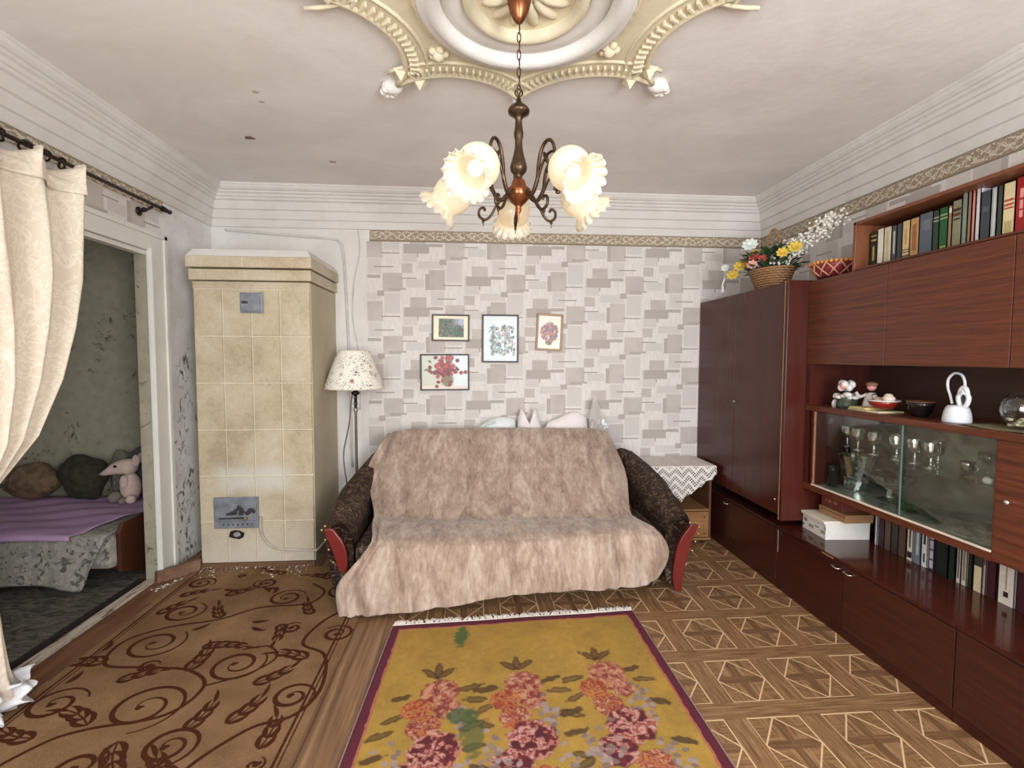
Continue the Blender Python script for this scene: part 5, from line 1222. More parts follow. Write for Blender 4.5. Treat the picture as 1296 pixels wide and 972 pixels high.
# ================================================================== CURTAIN
def cur_mat():
    t = NT('ivory_damask'); p = t.pos(); vo = t.n('ShaderNodeTexVoronoi', feature='SMOOTH_F1'); vo.inputs['Scale'].default_value = 7; t.set(vo.inputs['Vector'], t.scale(p, (1, 1, .8)))
    n = t.noise(p, 9, 3, .5, 3.0); f = t.step(t.math('ABSOLUTE', t.math('SUBTRACT', n, .5)), .03, .05)
    c = t.mix(f, rgb(230, 218, 200), rgb(220, 206, 187)); t.base(c, t.math('MULTIPLY_ADD', f, .25, .45), spec=.3)
    t.b.inputs['Sheen Weight'].default_value = .2; return t.m
M_cur = cur_mat()
cur = thing('curtain', 'ivory damask curtain swept aside in the doorway', 'curtain', (-2.06, 2.0, 2.5))
def cpt(u, v):
    """u across (0 = near side, 1 = free edge), v 0 top .. 1 tie"""
    z = 2.455 - v * (2.455 - .93)
    ye = [2.745, 2.735, 2.72, 2.66, 2.57, 2.42, 2.12][0:]; k = v * 6; i = min(5, int(k)); f = k - i; fs = f * f * (3 - 2 * f)
    yr = ye[i] * (1 - f) + ye[i + 1] * f
    yl = 1.35 + .60 * v ** 1.6
    g = v ** 2.5
    y = yl + (yr - yl) * u
    ph = u * 2 * PI * 6.5 + .8 * math.sin(v * 3 + u * 4)
    amp = .040 * (1 - .35 * g)
    x = -2.055 + amp * math.sin(ph) + .01 * math.sin(u * 60 + v * 6) * (1 - v)
    y += .016 * math.cos(ph) * (1 - g)
    sag = .10 * math.sin(PI * min(1, v)) * u * 0
    z2 = z + (u - 1) * -.0 - .22 * g * (1 - u) * .3
    return (x + .05 * g * math.sin(u * PI), y, z2 - .012 * (math.sin(ph) + 1) * (1 - min(1, v * 8)))
obj('drape', MB().surf(220, 90, cpt), M_cur, cur, smooth=True, solid=.003)
def head(u, v):
    p = cpt(u, 0); ph = u * 2 * PI * 6.5 + .8 * math.sin(u * 4)
    return (p[0] + .022 * v * math.sin(ph * 2) + .016 * (1 - v), p[1] + .02 * v * math.cos(ph), 2.455 - .075 + v * (.125 + .03 * math.sin(ph)))
obj('heading', MB().surf(220, 8, head), M_cur, cur, smooth=True, solid=.003)
def tail(u, v):
    z = .93 - v * .905; yr = [2.13, 2.15, 2.175, 2.20, 2.215, 2.235, 2.28]; k = v * 6; i = min(5, int(k)); f = k - i
    yr_ = yr[i] * (1 - f) + yr[i + 1] * f; yl = 1.93 - .25 * v; y = yl + (yr_ - yl) * u
    ph = u * 2 * PI * 5
    return (-2.05 + (.03 + .03 * v) * math.sin(ph) + .04 * (1 - v) * math.sin(u * PI), y, z)
obj('tail', MB().surf(100, 30, tail), M_cur, cur, smooth=True, solid=.003)
def hem(u, v):
    ph = u * 2 * PI * 5; y = 1.66 + .64 * u
    return (-2.02 + (.05 + .02 * v) * math.sin(ph) + .012 * math.sin(v * 14 + u * 9), y + .02 * math.sin(v * 9 + u * 20), .032 + .11 * (1 - v) + .012 * math.sin(ph * 2) * v)
obj('hem', MB().surf(100, 14, hem), simple('white_lining', rgb(226, 226, 230), .6), cur, smooth=True, solid=.003, label='white shiny lining bunched at the floor')
obj('tieback', MB().lathe([(.085, -.04), (.095, -.02), (.095, .02), (.085, .04)], 24, (-2.04, 2.03, .93)), M_cur, cur, smooth=True)
M_rod = simple('dark_bronze_rod', rgb(48, 36, 30), .4, .6)
rod = thing('curtain_rod', 'dark metal curtain rod with rings above the doorway', 'curtain rod', (-2.10, 2.4, 2.545))
obj('rod', MB().tube([(-2.10, .9, 2.540), (-2.10, 3.50, 2.548)], .011, 10), M_rod, rod, smooth=True)
obj('finial', MB().lathe([(.011, 0), (.02, .01), (.014, .025), (.018, .04), (.012, .06), (.016, .09), (.004, .11), (.001, .112)], 14, (-2.10, 3.49, 2.548), M=Matrix(((1, 0, 0), (0, 0, 1), (0, -1, 0)))), M_rod, rod, smooth=True)
obj('bracket', MB().tube([(-2.19, 3.40, 2.50), (-2.15, 3.40, 2.505), (-2.105, 3.41, 2.535)], .009, 8).ball((-2.185, 3.40, 2.50), (.012, .03, .03), 10, 7).ball((-2.15, 3.395, 2.51), .016, 8, 6), M_rod, rod, smooth=True)
pr_ = None
for y in (1.5, 1.75, 1.98, 2.2, 2.38, 2.50, 2.60, 2.70):
    if pr_ is None: pr_ = obj('ring', MB().tube([(.026 * math.cos(a * PI / 9), .004 * math.sin(a), .026 * math.sin(a * PI / 9) - .008) for a in range(18)], .0055, 6, closed=True), M_rod, rod, local=True, smooth=True); pr_.location = Vector((-2.10, y, 2.543)) - rod.location
    else: c = share('ring', pr_, (-2.10, y, 2.543), rod); c.rotation_euler[2] = random.uniform(-.5, .5)

# ================================================================== BEDROOM
def cover_mat():
    t = NT('floral_check_bedcover'); p = t.pos(); x, y, z = t.sep(p)
    n = t.noise(p, 16, 4, .6, 1.6); fx = t.math('PINGPONG', t.math('ADD', x, .06), .17); fz = t.math('PINGPONG', t.math('ADD', z, .02), .12)
    bars = t.math('MULTIPLY', t.math('LESS_THAN', t.math('ABSOLUTE', t.math('SUBTRACT', fx, .05)), .02), t.math('GREATER_THAN', fz, .03))
    c = t.ramp(t.noise(p, 40, 3), [(.3, rgb(142, 138, 128)), (.7, rgb(170, 164, 154))])
    c = t.mix(t.math('MULTIPLY', bars, .35), c, rgb(112, 108, 104))
    c = t.mix(t.step(n, .57, .61), c, rgb(92, 90, 84)); t.base(c, .9); return t.m
M_cov = cover_mat()
bed = thing('bed', 'bed with a patterned grey cover seen through the doorway', 'bed', (-3.4, 3.8, 0))
M_bedw = wood('bed_veneer', rgb(62, 32, 20), rgb(82, 44, 28), 2, .35, 20, .08)
obj('end_panel', MB().prism([(3.36, .12), (3.62, .008), (4.25, .008), (4.25, .44), (3.40, .44), (3.36, .38)], -2.385, -2.36, Matrix(((0, 0, 1, 0), (1, 0, 0, 0), (0, 1, 0, 0), (0, 0, 0, 1)))), M_bedw, bed, bevel=.004)
obj('side_rail', MB().box(-4.6, -2.39, 3.40, 3.43, .12, .36), M_bedw, bed)
obj('mattress', MB().box(-4.6, -2.39, 3.33, 4.26, .14, .37), M_cov, bed, bevel=.04)
for (x, y) in ((-4.5, 3.5), (-2.5, 3.9)): obj('leg', MB().box(x - .03, x + .03, y - .03, y + .03, .007, .14), M_bedw, bed)
def covf(u, v):
    x = -4.6 + 2.20 * u
    if v < .5: return (x, 4.25 - .95 * v * 2, .382 + .002 * math.sin(x * 9 + v * 12))
    f = (v - .5) * 2; return (x - .10 * f * max(0, (u - .93) / .07), 3.295 - .02 * f + .008 * math.sin(x * 22) * f, .382 - f * (.33 + .03 * math.sin(x * 7) - .14 * max(0, (u - .93) / .07)))
tag(obj('bedcover', MB().surf(90, 40, covf), M_cov, smooth=True, solid=.006), 'grey floral checked cover hanging over the bed front', 'bedcover')
M_lil = simple('lilac_cotton', rgb(186, 152, 188), .85, var=.06, sc=4, bump=.3, bsc=9)
def shf(u, v):
    x = -4.5 + (1.98 + .12 * (1 - v)) * u; y = 4.20 - .92 * v
    e = max(0, (v - .93) / .07)
    return (x - .08 * v, y - .0 * e, .402 + .007 * math.sin(x * 8 + y * 13) + .004 * math.sin(y * 30 - x * 7) - .0 * e)
sh_ = MB(); 
def shf2(u, v):
    ve = .96 - .10 * max(0, (u - .9) / .1); 
    if v < ve: return shf(u, v / ve)
    p = shf(u, 1); f = (v - ve) / (1 - ve); return (p[0], p[1] - .018, p[2] - .03 * f)
tag(obj('lilac_sheet', MB().surf(80, 46, shf2), M_lil, smooth=True, solid=.004), 'lilac sheet spread over the bed', 'sheet')
def lump(name, c, r, m, lab, cat, seed, rz=0, n=26, disp=.15):
    def wp(p):
        k = 1 + disp * (float(vnoise(p.x * 14 + seed, p.z * 14 + p.y * 9, seed)) - .5) * 2; return Vector((p.x * k, p.y * k, p.z * k))
    o = obj(name, MB().ball((0, 0, 0), r, n, 16, warp=wp), m, local=True, smooth=True); o.location = c; o.rotation_euler[2] = rz
    return tag(o, lab, cat)
M_dk = simple('dark_green_plush', rgb(52, 50, 34), .95, var=.5, sc=22, bump=.6, bsc=60); M_fl = simple('floral_cushion', rgb(112, 92, 70), .9, var=.5, sc=16)
M_gr = simple('slate_fabric', rgb(84, 80, 88), .9, var=.08, sc=8, bump=.2, bsc=40); M_gf = simple('grey_green_fabric', rgb(112, 110, 96), .9, var=.4, sc=26)
lump('cushion', (-3.14, 4.12, .585), (.18, .11, .18), M_dk, 'dark green plush cushion in the middle of the bed head row', 'cushion', 2)
lump('cushion', (-3.54, 4.12, .55), (.20, .11, .15), M_fl, 'brown floral cushion beside the curtain', 'cushion', 3)
lump('cushion', (-2.90, 4.20, .60), (.10, .06, .19), M_gf, 'grey-green patterned cushion behind the toy mouse', 'cushion', 4)
lump('cushion', (-2.66, 4.17, .61), (.20, .08, .235), M_gr, 'slate grey rounded cushion behind the toy mouse, by the jamb', 'cushion', 5, disp=.04)
# toy mouse
M_toy = simple('pale_pink_plush', rgb(214, 190, 178), .95, var=.08, sc=30, bump=.4, bsc=150)
M_toyg = simple('grey_plush', rgb(132, 124, 112), .95, var=.1, sc=30, bump=.4, bsc=150)
ty = thing('toy_mouse', 'pale pink long-nosed plush mouse sitting on the bed', 'soft toy', (-2.80, 3.98, .40), rz=0)
obj('body', MB().ball((-2.79, 3.98, .51), (.075, .065, .115), 16, 10), M_toy, ty, smooth=True)
hd = MB().tube(smooth_path([(-2.97, 3.93, .625), (-2.93, 3.935, .64), (-2.87, 3.95, .665), (-2.81, 3.965, .675)], 6), [.010, .013, .016, .019, .022, .025, .028, .032, .036, .040, .044, .048, .051, .054, .057, .059, .061, .062, .063], 16).ball((-2.795, 3.97, .672), (.066, .060, .064), 16, 10)
obj('head', hd, M_toy, ty, smooth=True)
obj('eye', MB().ball((-2.845, 3.895, .69), .011, 10, 7), simple('black_bead', rgb(16, 14, 14), .15), ty, smooth=True)
obj('ear', MB().ball((-2.725, 3.95, .725), (.030, .012, .045), 12, 8), M_toy, ty, smooth=True); obj('ear', MB().ball((-2.74, 4.03, .73), (.026, .012, .042), 12, 8), M_toy, ty, smooth=True)
obj('nose', MB().ball((-2.978, 3.93, .624), .010, 8, 6), M_toyg, ty, smooth=True)
obj('arm', MB().ball((-2.80, 3.92, .56), (.03, .025, .055), 12, 8), M_toy, ty, smooth=True)
obj('leg', MB().ball((-2.88, 3.93, .44), (.045, .05, .045), 12, 8), M_toyg, ty, smooth=True); obj('leg', MB().ball((-2.80, 3.90, .42), (.028, .04, .028), 12, 8), M_toyg, ty, smooth=True); obj('leg', MB().ball((-2.74, 3.90, .43), (.035, .035, .035), 12, 8), M_toy, ty, smooth=True)
ty.location = Vector(ty.location) + Vector((.06, .05, .012))
t = NT('old_dark_rug'); n = t.noise(t.scale(t.pos(), (10, 26, 1)), 1, 5, .7, 1.5); t.base(t.ramp(n, [(.36, rgb(42, 40, 36)), (.5, rgb(84, 80, 70)), (.62, rgb(112, 106, 94))]), .95); t.bump(n, .4, .006)
tag(obj('bedroom_rug', MB().box(-4.8, -2.345, 1.3, 4.0, -.005, .006), t.m), 'dark patterned rug on the bedroom floor', 'rug')

# ================================================================== THINGS ON THE WARDROBE
M_wick = simple('wicker', rgb(150, 112, 76), .7, var=.35, sc=60); M_wickd = simple('wicker_dark', rgb(104, 74, 50), .7, var=.3, sc=60)
BX, BY, BZ = 2.20, 3.50, 2.06
bk = thing('flower_basket', 'wicker basket of artificial flowers on the wardrobe top', 'basket', (BX, BY, BZ))
wv = MB()
for r in range(8):
    z = BZ + .012 + r * .0165; R = .088 + .0058 * r
    wv.tube([(BX + (R + .0035 * math.sin(a * PI / 2 * 1 + r * PI)) * math.cos(2 * PI * a / 72), BY + (R * 1.35 + .0035 * math.sin(a * PI / 2 + r * PI)) * math.sin(2 * PI * a / 72), z) for a in range(72)], .0085, 6, closed=True)
obj('woven_side', wv, M_wick, bk, smooth=True)
obj('inner_wall', MB().lathe([(.001, .004), (.08, .004), (.122, .13), (.112, .135)], 30, (BX, BY, BZ), ripple=lambda i, q, r, z: (r * math.sqrt(math.cos(q) ** 2 + (1.35 * math.sin(q)) ** 2), z)), M_wickd, bk)
obj('rim', MB().tube([(BX + .137 * math.cos(a * PI / 24), BY + .137 * 1.35 * math.sin(a * PI / 24), BZ + .142) for a in range(48)], .009, 8, closed=True), M_wick, bk, smooth=True)
obj('handle', MB().tube([(BX + .02 + .0 * math.cos(a * PI / 20), BY + .02 + .10 * math.cos(a * PI / 20), BZ + .13 + .32 * math.sin(a * PI / 20)) for a in range(21)], .010, 8), M_wick, bk, smooth=True)
M_lg = simple('leaf_green', rgb(54, 78, 44), .6, var=.3, sc=20); M_stem = simple('stem_green', rgb(70, 84, 46), .7)
def leafm(m, c, d, L, w):
    c = Vector(c); d = Vector(d).normalized(); s_ = d.cross(Vector((0, 0, 1)));  s_ = s_.normalized() if s_.length > .01 else Vector((1, 0, 0)); up = s_.cross(d)
    m.add([c, c + d * L * .35 + s_ * w + up * .004, c + d * L, c + d * L * .35 - s_ * w + up * .004, c + d * L * .4 - up * .006], [(0, 1, 4), (1, 2, 4), (2, 3, 4), (3, 0, 4)])
lv = MB()
for k in range(260):
    a = random.uniform(0, 2 * PI); r = random.uniform(.02, .16); c = (BX + r * math.cos(a), BY + r * 1.35 * math.sin(a), BZ + .13 + random.uniform(0, .16))
    leafm(lv, c, (math.cos(a) + random.gauss(0, .3), 1.3 * math.sin(a) + random.gauss(0, .3), random.uniform(-.1, .9)), random.uniform(.05, .09), .018)
obj('foliage', lv, M_lg, bk, kind='stuff', solid=.0015)
def bloom(c, R, m, mc, n=8, rings=2):
    g = MB(); c = Vector(c); d = Vector((-.5, -.7, .45)).normalized(); q = Vector((0, 0, 1)).rotation_difference(d).to_matrix()
    for rg in range(rings):
        rad = R * (1 - .42 * rg)
        for k in range(n):
            a = 2 * PI * k / n + rg * .4; ca, sa = math.cos(a), math.sin(a); RM = q @ Matrix(((ca, -sa, 0), (sa, ca, 0), (0, 0, 1))) @ Matrix.Rotation(-.35 - .35 * rg, 3, 'Y')
            g.ball(c + RM @ Vector((rad * .55, 0, .006 * rg)), (rad * .5, rad * .30, rad * .10), 8, 5, M=RM)
    o = obj('flower', g, m, bk, smooth=True); obj('flower_centre', MB().ball(c + d * R * .12, R * .2, 8, 6), mc, o); return o
Mw = simple('white_petal', rgb(226, 232, 226), .7); My = simple('yellow_petal', rgb(214, 184, 76), .7); Mr = simple('red_petal', rgb(168, 70, 62), .7); Mp = simple('pink_petal', rgb(220, 160, 150), .7); Mo = simple('orange_petal', rgb(214, 132, 66), .7)
bloom((2.12, 3.66, 2.42), .062, Mw, Mw, 9, 3).__setitem__('label', 'white chrysanthemum head, highest at the left')
bloom((2.02, 3.62, 2.25), .048, My, My); bloom((2.02, 3.72, 2.20), .05, My, My).__setitem__('label', 'yellow lily drooping over the rim'); bloom((2.0, 3.80, 2.27), .035, Mw, My)
bloom((2.06, 3.50, 2.30), .045, Mr, Mr); bloom((2.03, 3.47, 2.235), .042, Mp, Mr); bloom((2.05, 3.56, 2.27), .04, Mo, My); bloom((2.08, 3.42, 2.27), .036, Mr, Mo); bloom((2.10, 3.56, 2.34), .035, My, Mo); bloom((2.16, 3.18, 2.30), .05, My, Mo)
bloom((2.10, 3.22, 2.27), .045, My, Mo)
wf = MB(); wst = MB()
for k in range(420):
    t_ = random.random() ** .8; s0 = Vector((2.18, 3.42, 2.24)); s1 = Vector((2.30, 2.98, 2.47)) if k % 3 else Vector((2.26, 2.95, 2.40))
    p = s0.lerp(s1, t_) + Vector((random.gauss(0, .025), random.gauss(0, .03), random.gauss(0, .028) * (1.2 - .5 * t_)))
    wf.ball(p, random.uniform(.006, .011), 6, 4)
for e in [(2.30, 2.98, 2.47), (2.26, 2.95, 2.39), (2.31, 3.1, 2.46)]: wst.tube([(2.20, 3.42, 2.16), (2.22, 3.3, 2.32), e], .003, 5)
obj('white_blossom_spray', wf, simple('white_blossom', rgb(230, 226, 216), .8), bk, kind='stuff'); obj('stem', wst, M_stem, bk)
rb = MB().tube(smooth_path([(2.0, 3.80, 2.20), (1.985, 3.81, 2.14), (1.99, 3.83, 2.09), (1.98, 3.79, 2.085), (1.985, 3.80, 2.13)], 5), .006, 6)
obj('ribbon', rb, Mw, bk)
# painted tray basket beside it
TX, TY_ = 2.27, 2.93
tr = thing('fruit_tray', 'low orange and maroon openwork bowl between flower basket and bookshelf', 'bowl', (TX, TY_, 2.06))
M_mar = simple('maroon_glaze', rgb(120, 44, 52), .35, var=.3, sc=30); M_or = simple('orange_weave', rgb(206, 136, 62), .6, var=.25, sc=40); M_tan = simple('tan_lattice', rgb(186, 130, 100), .55)
obj('bowl', MB().lathe([(.001, .004), (.10, .004), (.135, .06), (.145, .085), (.128, .082), (.09, .012), (.001, .012)], 36, (TX, TY_, 2.06)), M_mar, tr, smooth=True)
lt = MB()
for k in range(12):
    a0, a1 = k * PI / 6, (k + 1) * PI / 6
    for (p0, p1) in ((a0, a1), (a1, a0)): lt.tube([(TX + .108 * math.cos(p0), TY_ + .108 * math.sin(p0), 2.066), (TX + .13 * math.cos((p0 + p1) / 2), TY_ + .13 * math.sin((p0 + p1) / 2), 2.10), (TX + .15 * math.cos(p1), TY_ + .15 * math.sin(p1), 2.142)], .005, 6)
obj('lattice', lt, M_tan, tr, smooth=True)
rm = MB()
for k in range(36): a = k * PI / 18; rm.ball((TX + .146 * math.cos(a), TY_ + .146 * math.sin(a), 2.147), (.014, .010, .011), 8, 5, M=rot(a + .6))
obj('braided_rim', rm, M_or, tr, kind='stuff', smooth=True)

# ================================================================== NICHE ITEMS (shelf top z = 1.25)
NZ = 1.2505
def white_dome():
    x, y = 2.275, 2.125
    t = thing('desk_lamp', 'white domed gadget with a looped neck, standing in the niche', 'lamp', (x, y, NZ))
    m_ = simple('white_plastic', rgb(216, 218, 222), .35, var=.02)
    obj('base', MB().lathe([(.001, 0), (.053, 0), (.055, .006), (.054, .022), (.051, .045), (.044, .068), (.036, .080), (.001, .083)], 40, (x, y, NZ)), m_, t, smooth=True)
    pth = smooth_path([(x, y + .026, NZ + .086), (x, y + .036, NZ + .12), (x, y + .052, NZ + .165), (x, y + .050, NZ + .205), (x, y + .022, NZ + .232), (x, y - .012, NZ + .225), (x, y - .028, NZ + .195), (x, y - .030, NZ + .16)], 6)
    obj('neck', MB().tube(pth, .0058, 10), m_, t, smooth=True)
    ring_ = []
    for a in range(24): q = 2 * PI * a / 24; ring_.append((x - .004, y - .030 + .024 * math.sin(q) * (1 if math.cos(q) < .2 else .75), NZ + .122 - .046 * math.cos(q) * -1))
    obj('head', MB().tube(ring_, .0105, 10, closed=True).lathe([(.006, 0), (.012, -.02), (.020, -.04)], 14, (x - .002, y - .030, NZ + .175)), m_, t, smooth=True)
    obj('lens', MB().ball((x, y - .032, NZ + .118), (.006, .013, .034), 12, 8), simple('dark_lens', rgb(50, 54, 62), .2), t, smooth=True)
white_dome()
M_por = simple('white_porcelain', rgb(216, 212, 206), .25, var=.06, sc=40); M_pg = simple('pink_bisque', rgb(214, 150, 140), .5); M_dg = simple('dark_green_glaze', rgb(66, 74, 62), .25, var=.4, sc=40)
fg = thing('porcelain_rose_basket', 'porcelain figurine of a pink rose on a white and dark green basket', 'figurine', (2.27, 2.80, NZ))
obj('basket', MB().lathe([(.001, 0), (.055, 0), (.06, .02), (.055, .05), (.062, .062), (.001, .058)], 24, (2.27, 2.80, NZ)), M_dg, fg, smooth=True)
m = MB()
for k in range(12): a = k * PI / 6; m.ball((2.27 + .056 * math.cos(a), 2.80 + .062 * math.sin(a), NZ + .07 + .006 * math.sin(k * 2)), (.022, .018, .012), 8, 6)
m.ball((2.24, 2.865, NZ + .02), (.02, .014, .03), 8, 6).ball((2.22, 2.74, NZ + .085), (.02, .03, .016), 8, 6)
obj('leaf_rim', m, M_por, fg, smooth=True)
m = MB().ball((2.26, 2.80, NZ + .135), (.024, .024, .022), 10, 7)
rs_ = MB()
for k in range(7): a = k * 2 * PI / 7; rs_.ball((2.26 + .026 * math.cos(a), 2.80 + .03 * math.sin(a), NZ + .135 + .012 * math.cos(k * 3)), (.02, .022, .024), 8, 6)
obj('rose', rs_, M_por, fg, smooth=True); obj('rose_heart', MB().ball((2.232, 2.795, NZ + .136), (.014, .026, .024), 10, 7), M_pg, fg, smooth=True)
f2 = thing('cherub_figurine', 'small brown and cream figurine seated behind the red dish', 'figurine', (2.33, 2.66, NZ))
obj('body', MB().lathe([(.001, 0), (.04, 0), (.045, .03), (.03, .08), (.018, .10), (.001, .102)], 18, (2.33, 2.66, NZ)), M_por, f2, smooth=True)
obj('head', MB().ball((2.325, 2.655, NZ + .135), .024, 12, 8), M_pg, f2, smooth=True); obj('hat', MB().ball((2.325, 2.655, NZ + .15), (.030, .032, .016), 12, 7), simple('brown_hat', rgb(140, 96, 76), .6), f2, smooth=True)
obj('arm', MB().tube([(2.32, 2.68, NZ + .09), (2.30, 2.71, NZ + .07), (2.28, 2.72, NZ + .10)], .010, 8), M_por, f2, smooth=True)
obj('arm', MB().tube([(2.32, 2.63, NZ + .09), (2.30, 2.60, NZ + .07), (2.29, 2.59, NZ + .09)], .010, 8), M_por, f2, smooth=True)
f2.location = Vector(f2.location) + Vector((.0, .03, 0))
tag(obj('booklet', MB().box(2.21, 2.36, 2.50, 2.72, NZ, NZ + .010), simple('cream_card', rgb(214, 200, 164), .7)), 'flat cream booklet lying under the red dish', 'booklet')
tag(obj('booklet', MB().box(2.20, 2.34, 2.58, 2.70, NZ + .0105, NZ + .022), simple('yellow_card', rgb(200, 180, 120), .7), bevel=.002), 'smaller yellowish booklet on the cream one, left of the red dish', 'booklet')
ds = thing('red_dish', 'oval red dish with a white rim holding shells', 'dish', (2.27, 2.545, NZ + .011))
obj('dish', MB().lathe([(.001, 0), (.045, 0), (.066, .022), (.076, .045), (.070, .045), (.05, .014), (.001, .010)], 36, (2.27, 2.535, NZ + .0235)), simple('red_glaze', rgb(134, 36, 30), .25), ds, smooth=True)
obj('rim', MB().tube([(2.27 + .074 * math.cos(a * PI / 18), 2.535 + .074 * math.sin(a * PI / 18), NZ + .068) for a in range(36)], .004, 6, closed=True), M_por, ds, smooth=True)
s1 = thing('seashell', 'large pale seashell in the red dish', 'shell', (2.27, 2.51, NZ + .07))
obj('shell', MB().ball((2.27, 2.505, NZ + .078), (.03, .032, .028), 16, 10, warp=lambda p: p * (1 + .12 * math.sin(p.z * 300))), simple('shell_cream', rgb(222, 200, 184), .4), s1, smooth=True)
s2 = obj('seashell', MB().ball((2.265, 2.56, NZ + .068), (.024, .03, .018), 14, 9), simple('shell_pinkish', rgb(206, 172, 156), .4), smooth=True); tag(s2, 'smaller pinkish seashell beside the large pale one', 'shell')
M_bg = simple('black_glass', rgb(26, 20, 18), .08)
bb = thing('dark_bowl', 'dark brown glass bowl left of the white gadget', 'bowl', (2.30, 2.34, NZ))
obj('bowl', MB().lathe([(.001, .002), (.035, .002), (.035, .01), (.05, .03), (.058, .062), (.060, .078), (.055, .078), (.045, .03), (.001, .014)], 36, (2.30, 2.34, NZ)), M_bg, bb, smooth=True)
obj('rim', MB().tube([(2.30 + .059 * math.cos(a * PI / 18), 2.34 + .059 * math.sin(a * PI / 18), NZ + .079) for a in range(36)], .003, 6, closed=True), simple('brown_rim', rgb(110, 74, 54), .3), bb, smooth=True)
M_glass = glass_mat('clear_glass', (.94, .96, .95, 1), 1.0, .03)
aq = thing('glass_fishbowl', 'round clear glass bowl with pale pebbles at the right edge of the niche', 'bowl', (2.33, 1.86, NZ))
pr_b = []
for i in range(20): t_ = math.radians(150 - i * 5.8); pr_b.append((.100 * math.sin(t_), .088 + .092 * math.cos(t_)))
obj('bowl', MB().lathe([(.001, .006)] + pr_b, 40, (2.33, 1.86, NZ)), M_glass, aq, smooth=True, solid=.003)
pb_ = MB()
for k in range(60): a = random.uniform(0, 6.3); r = random.uniform(0, .07); pb_.ball((2.33 + r * math.cos(a), 1.86 + r * math.sin(a), NZ + .02 + random.uniform(0, .025)), (.010, .010, .007), 6, 4)
obj('pebbles', pb_, simple('pebble', rgb(190, 182, 150), .7, var=.3, sc=60), aq, kind='stuff')
tag(obj('napkin', MB().surf(20, 20, lambda u, v: (2.20 + .18 * v, 1.70 + .36 * u, NZ + .002 + .002 * math.sin(u * 9)),), simple('olive_napkin', rgb(126, 116, 84), .8, var=.3, sc=40), solid=.001), 'thin olive cloth under the glass bowl', 'cloth')

# ================================================================== CRYSTAL
M_cry = glass_mat('cut_crystal', (.84, .88, .86, 1), 1.0, .04)
for _n in M_cry.node_tree.nodes:
    if _n.type == 'MATH' and _n.operation == 'MULTIPLY_ADD': _n.inputs[2].default_value = .40
def facet(n_, amp):
    return lambda i, q, r, z: (r * (1 + amp * (1 if int(q / (2 * PI) * n_ * 2 + .5) % 2 else -1) * (1 if i > 2 else 0)), z)
def goblet(loc, lab, group=None, s=1.0, src=None):
    if src:
        c = copy_tree(src); c.location = loc; c['label'] = lab; return c
    t = thing('crystal_goblet', lab, 'glass', loc, group)
    obj('bowl', MB().lathe([(.006, .055), (.022, .062), (.032, .085), (.034, .115), (.031, .13), (.029, .13), (.030, .09), (.004, .066)], 24, (0, 0, 0), ripple=facet(8, .05)), M_cry, t, local=True)
    obj('stem', MB().lathe([(.001, 0), (.028, 0), (.028, .003), (.006, .010), (.005, .03), (.009, .036), (.005, .042), (.006, .056)], 16), M_cry, t, local=True, smooth=True)
    return t
gs = None; names = ['leftmost crystal goblet on the glass shelf', 'second crystal goblet from the left on the glass shelf', 'third crystal goblet from the left on the glass shelf', 'fourth crystal goblet from the left, before the pane edge',
                    'fifth crystal goblet, just before the pane joint', 'sixth crystal goblet, just past the pane joint', 'seventh crystal goblet, past the pane joint', 'eighth crystal goblet, at the end of the front row']
for k, (x, y) in enumerate([(2.33, 2.86), (2.30, 2.74), (2.28, 2.60), (2.36, 2.53), (2.29, 2.46), (2.30, 2.36), (2.36, 2.29), (2.28, 2.25)]):
    if gs is None: gs = goblet((x, y, 1.0005), names[0], 'cut crystal goblets on the glass shelf')
    else: goblet((x, y, 1.0005), names[k], src=gs)
def simple_glass(name, loc, prof, lab, cat, n=28, rip=None, m=None, group=None):
    t = thing(name, lab, cat, loc, group); obj('bowl', MB().lathe(prof, n, (0, 0, 0), ripple=rip), m or M_cry, t, local=True, smooth=rip is None); return t
wg = [(.001, 0), (.03, 0), (.006, .006), (.004, .05), (.022, .065), (.038, .09), (.036, .13), (.034, .13), (.034, .092), (.004, .07)]
simple_glass('wine_glass', (2.33, 2.02, 1.0005), wg, 'plain round wine glass right of the goblets', 'glass', m=M_glass)
simple_glass('wine_glass', (2.34, 1.925, 1.0005), wg, 'plain round wine glass nearest the wooden door', 'glass', m=M_glass)
cp2 = simple_glass('glass_cup', (2.36, 2.14, 1.0005), [(.001, 0), (.024, 0), (.028, .04), (.032, .06), (.029, .06), (.025, .006), (.001, .005)], 'small glass cup with a curved handle on the glass shelf', 'cup')
obj('handle', MB().tube([(0, -.03 - .018 * math.sin(a * PI / 10), .012 + .0036 * a) for a in range(11)], .003, 6), M_cry, cp2, local=True, smooth=True)
hs = thing('metal_trinket', 'small pale trinket with dark twigs on the glass shelf by the wooden door', 'ornament', (2.24, 1.93, 1.0005))
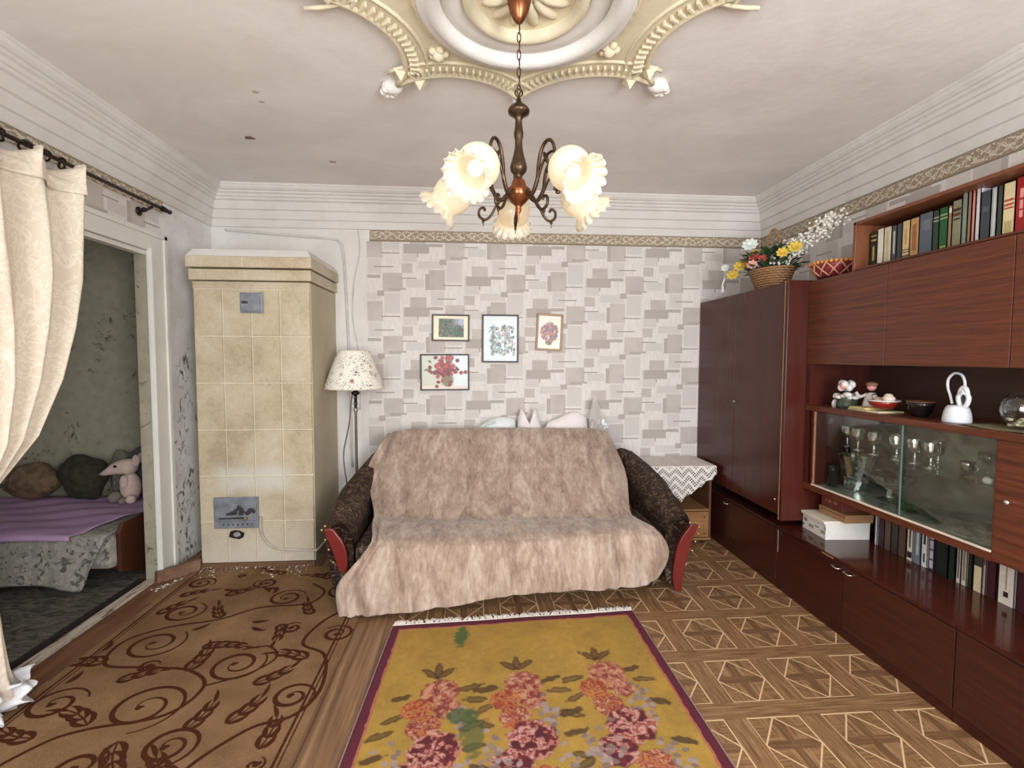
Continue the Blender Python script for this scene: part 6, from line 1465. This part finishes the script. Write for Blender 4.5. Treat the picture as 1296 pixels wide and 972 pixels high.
obj('shell_body', MB().ball((2.24, 1.94, 1.018), (.018, .022, .017), 12, 8), M_por, hs, smooth=True); obj('twig', MB().tube([(2.24, 1.96, 1.01), (2.25, 2.02, 1.012), (2.26, 2.06, 1.006)], .005, 6).tube([(2.24, 1.92, 1.01), (2.25, 1.89, 1.03)], .004, 6), M_wickd, hs)
vz = simple_glass('crystal_vase', (2.36, 2.82, .7385), [(.001, 0), (.055, 0), (.058, .008), (.062, .06), (.078, .14), (.095, .20), (.10, .215), (.092, .213), (.07, .14), (.05, .02), (.001, .015)], 'tall cut crystal vase on the lower cabinet shelf', 'vase', 32, facet(12, .04))
simple_glass('glass_tumbler', (2.27, 2.90, .7385), [(.001, 0), (.03, 0), (.036, .10), (.04, .14), (.037, .14), (.03, .006), (.001, .005)], 'smoky glass tumbler left of the crystal vase', 'glass', m=M_glass)
fb_ = simple_glass('crystal_fruit_bowl', (2.37, 2.58, .7385), [(.001, 0), (.06, 0), (.062, .006), (.018, .02), (.014, .06), (.04, .08), (.10, .11), (.125, .15), (.12, .152), (.09, .115), (.001, .085)], 'wide footed crystal fruit bowl right of the vase', 'bowl', 32, facet(16, .025))
simple_glass('crystal_plate', (2.36, 2.20, .7385), [(.001, .002), (.06, .002), (.11, .02), (.135, .03), (.13, .033), (.06, .008), (.001, .008)], 'low crystal plate on the lower shelf past the pane joint', 'plate', 32, facet(16, .02))
simple_glass('crystal_plate', (2.36, 1.97, .7385), [(.001, .002), (.05, .002), (.09, .03), (.105, .045), (.10, .047), (.05, .008), (.001, .008)], 'round crystal plate nearest the wooden door', 'plate', 32, facet(14, .03))
sp_ = thing('green_sprig', 'green artificial sprig lying beside the crystal fruit bowl', 'plant', (2.27, 2.42, .74))
m = MB()
for k in range(36): leafm(m, (2.25 + random.uniform(0, .08), 2.36 + random.uniform(-.02, .14), .741 + random.uniform(0, .03)), (random.gauss(0, 1), random.gauss(0, 1), .2), .05, .010)
obj('leaves', m, M_lg, sp_, kind='stuff', solid=.001)
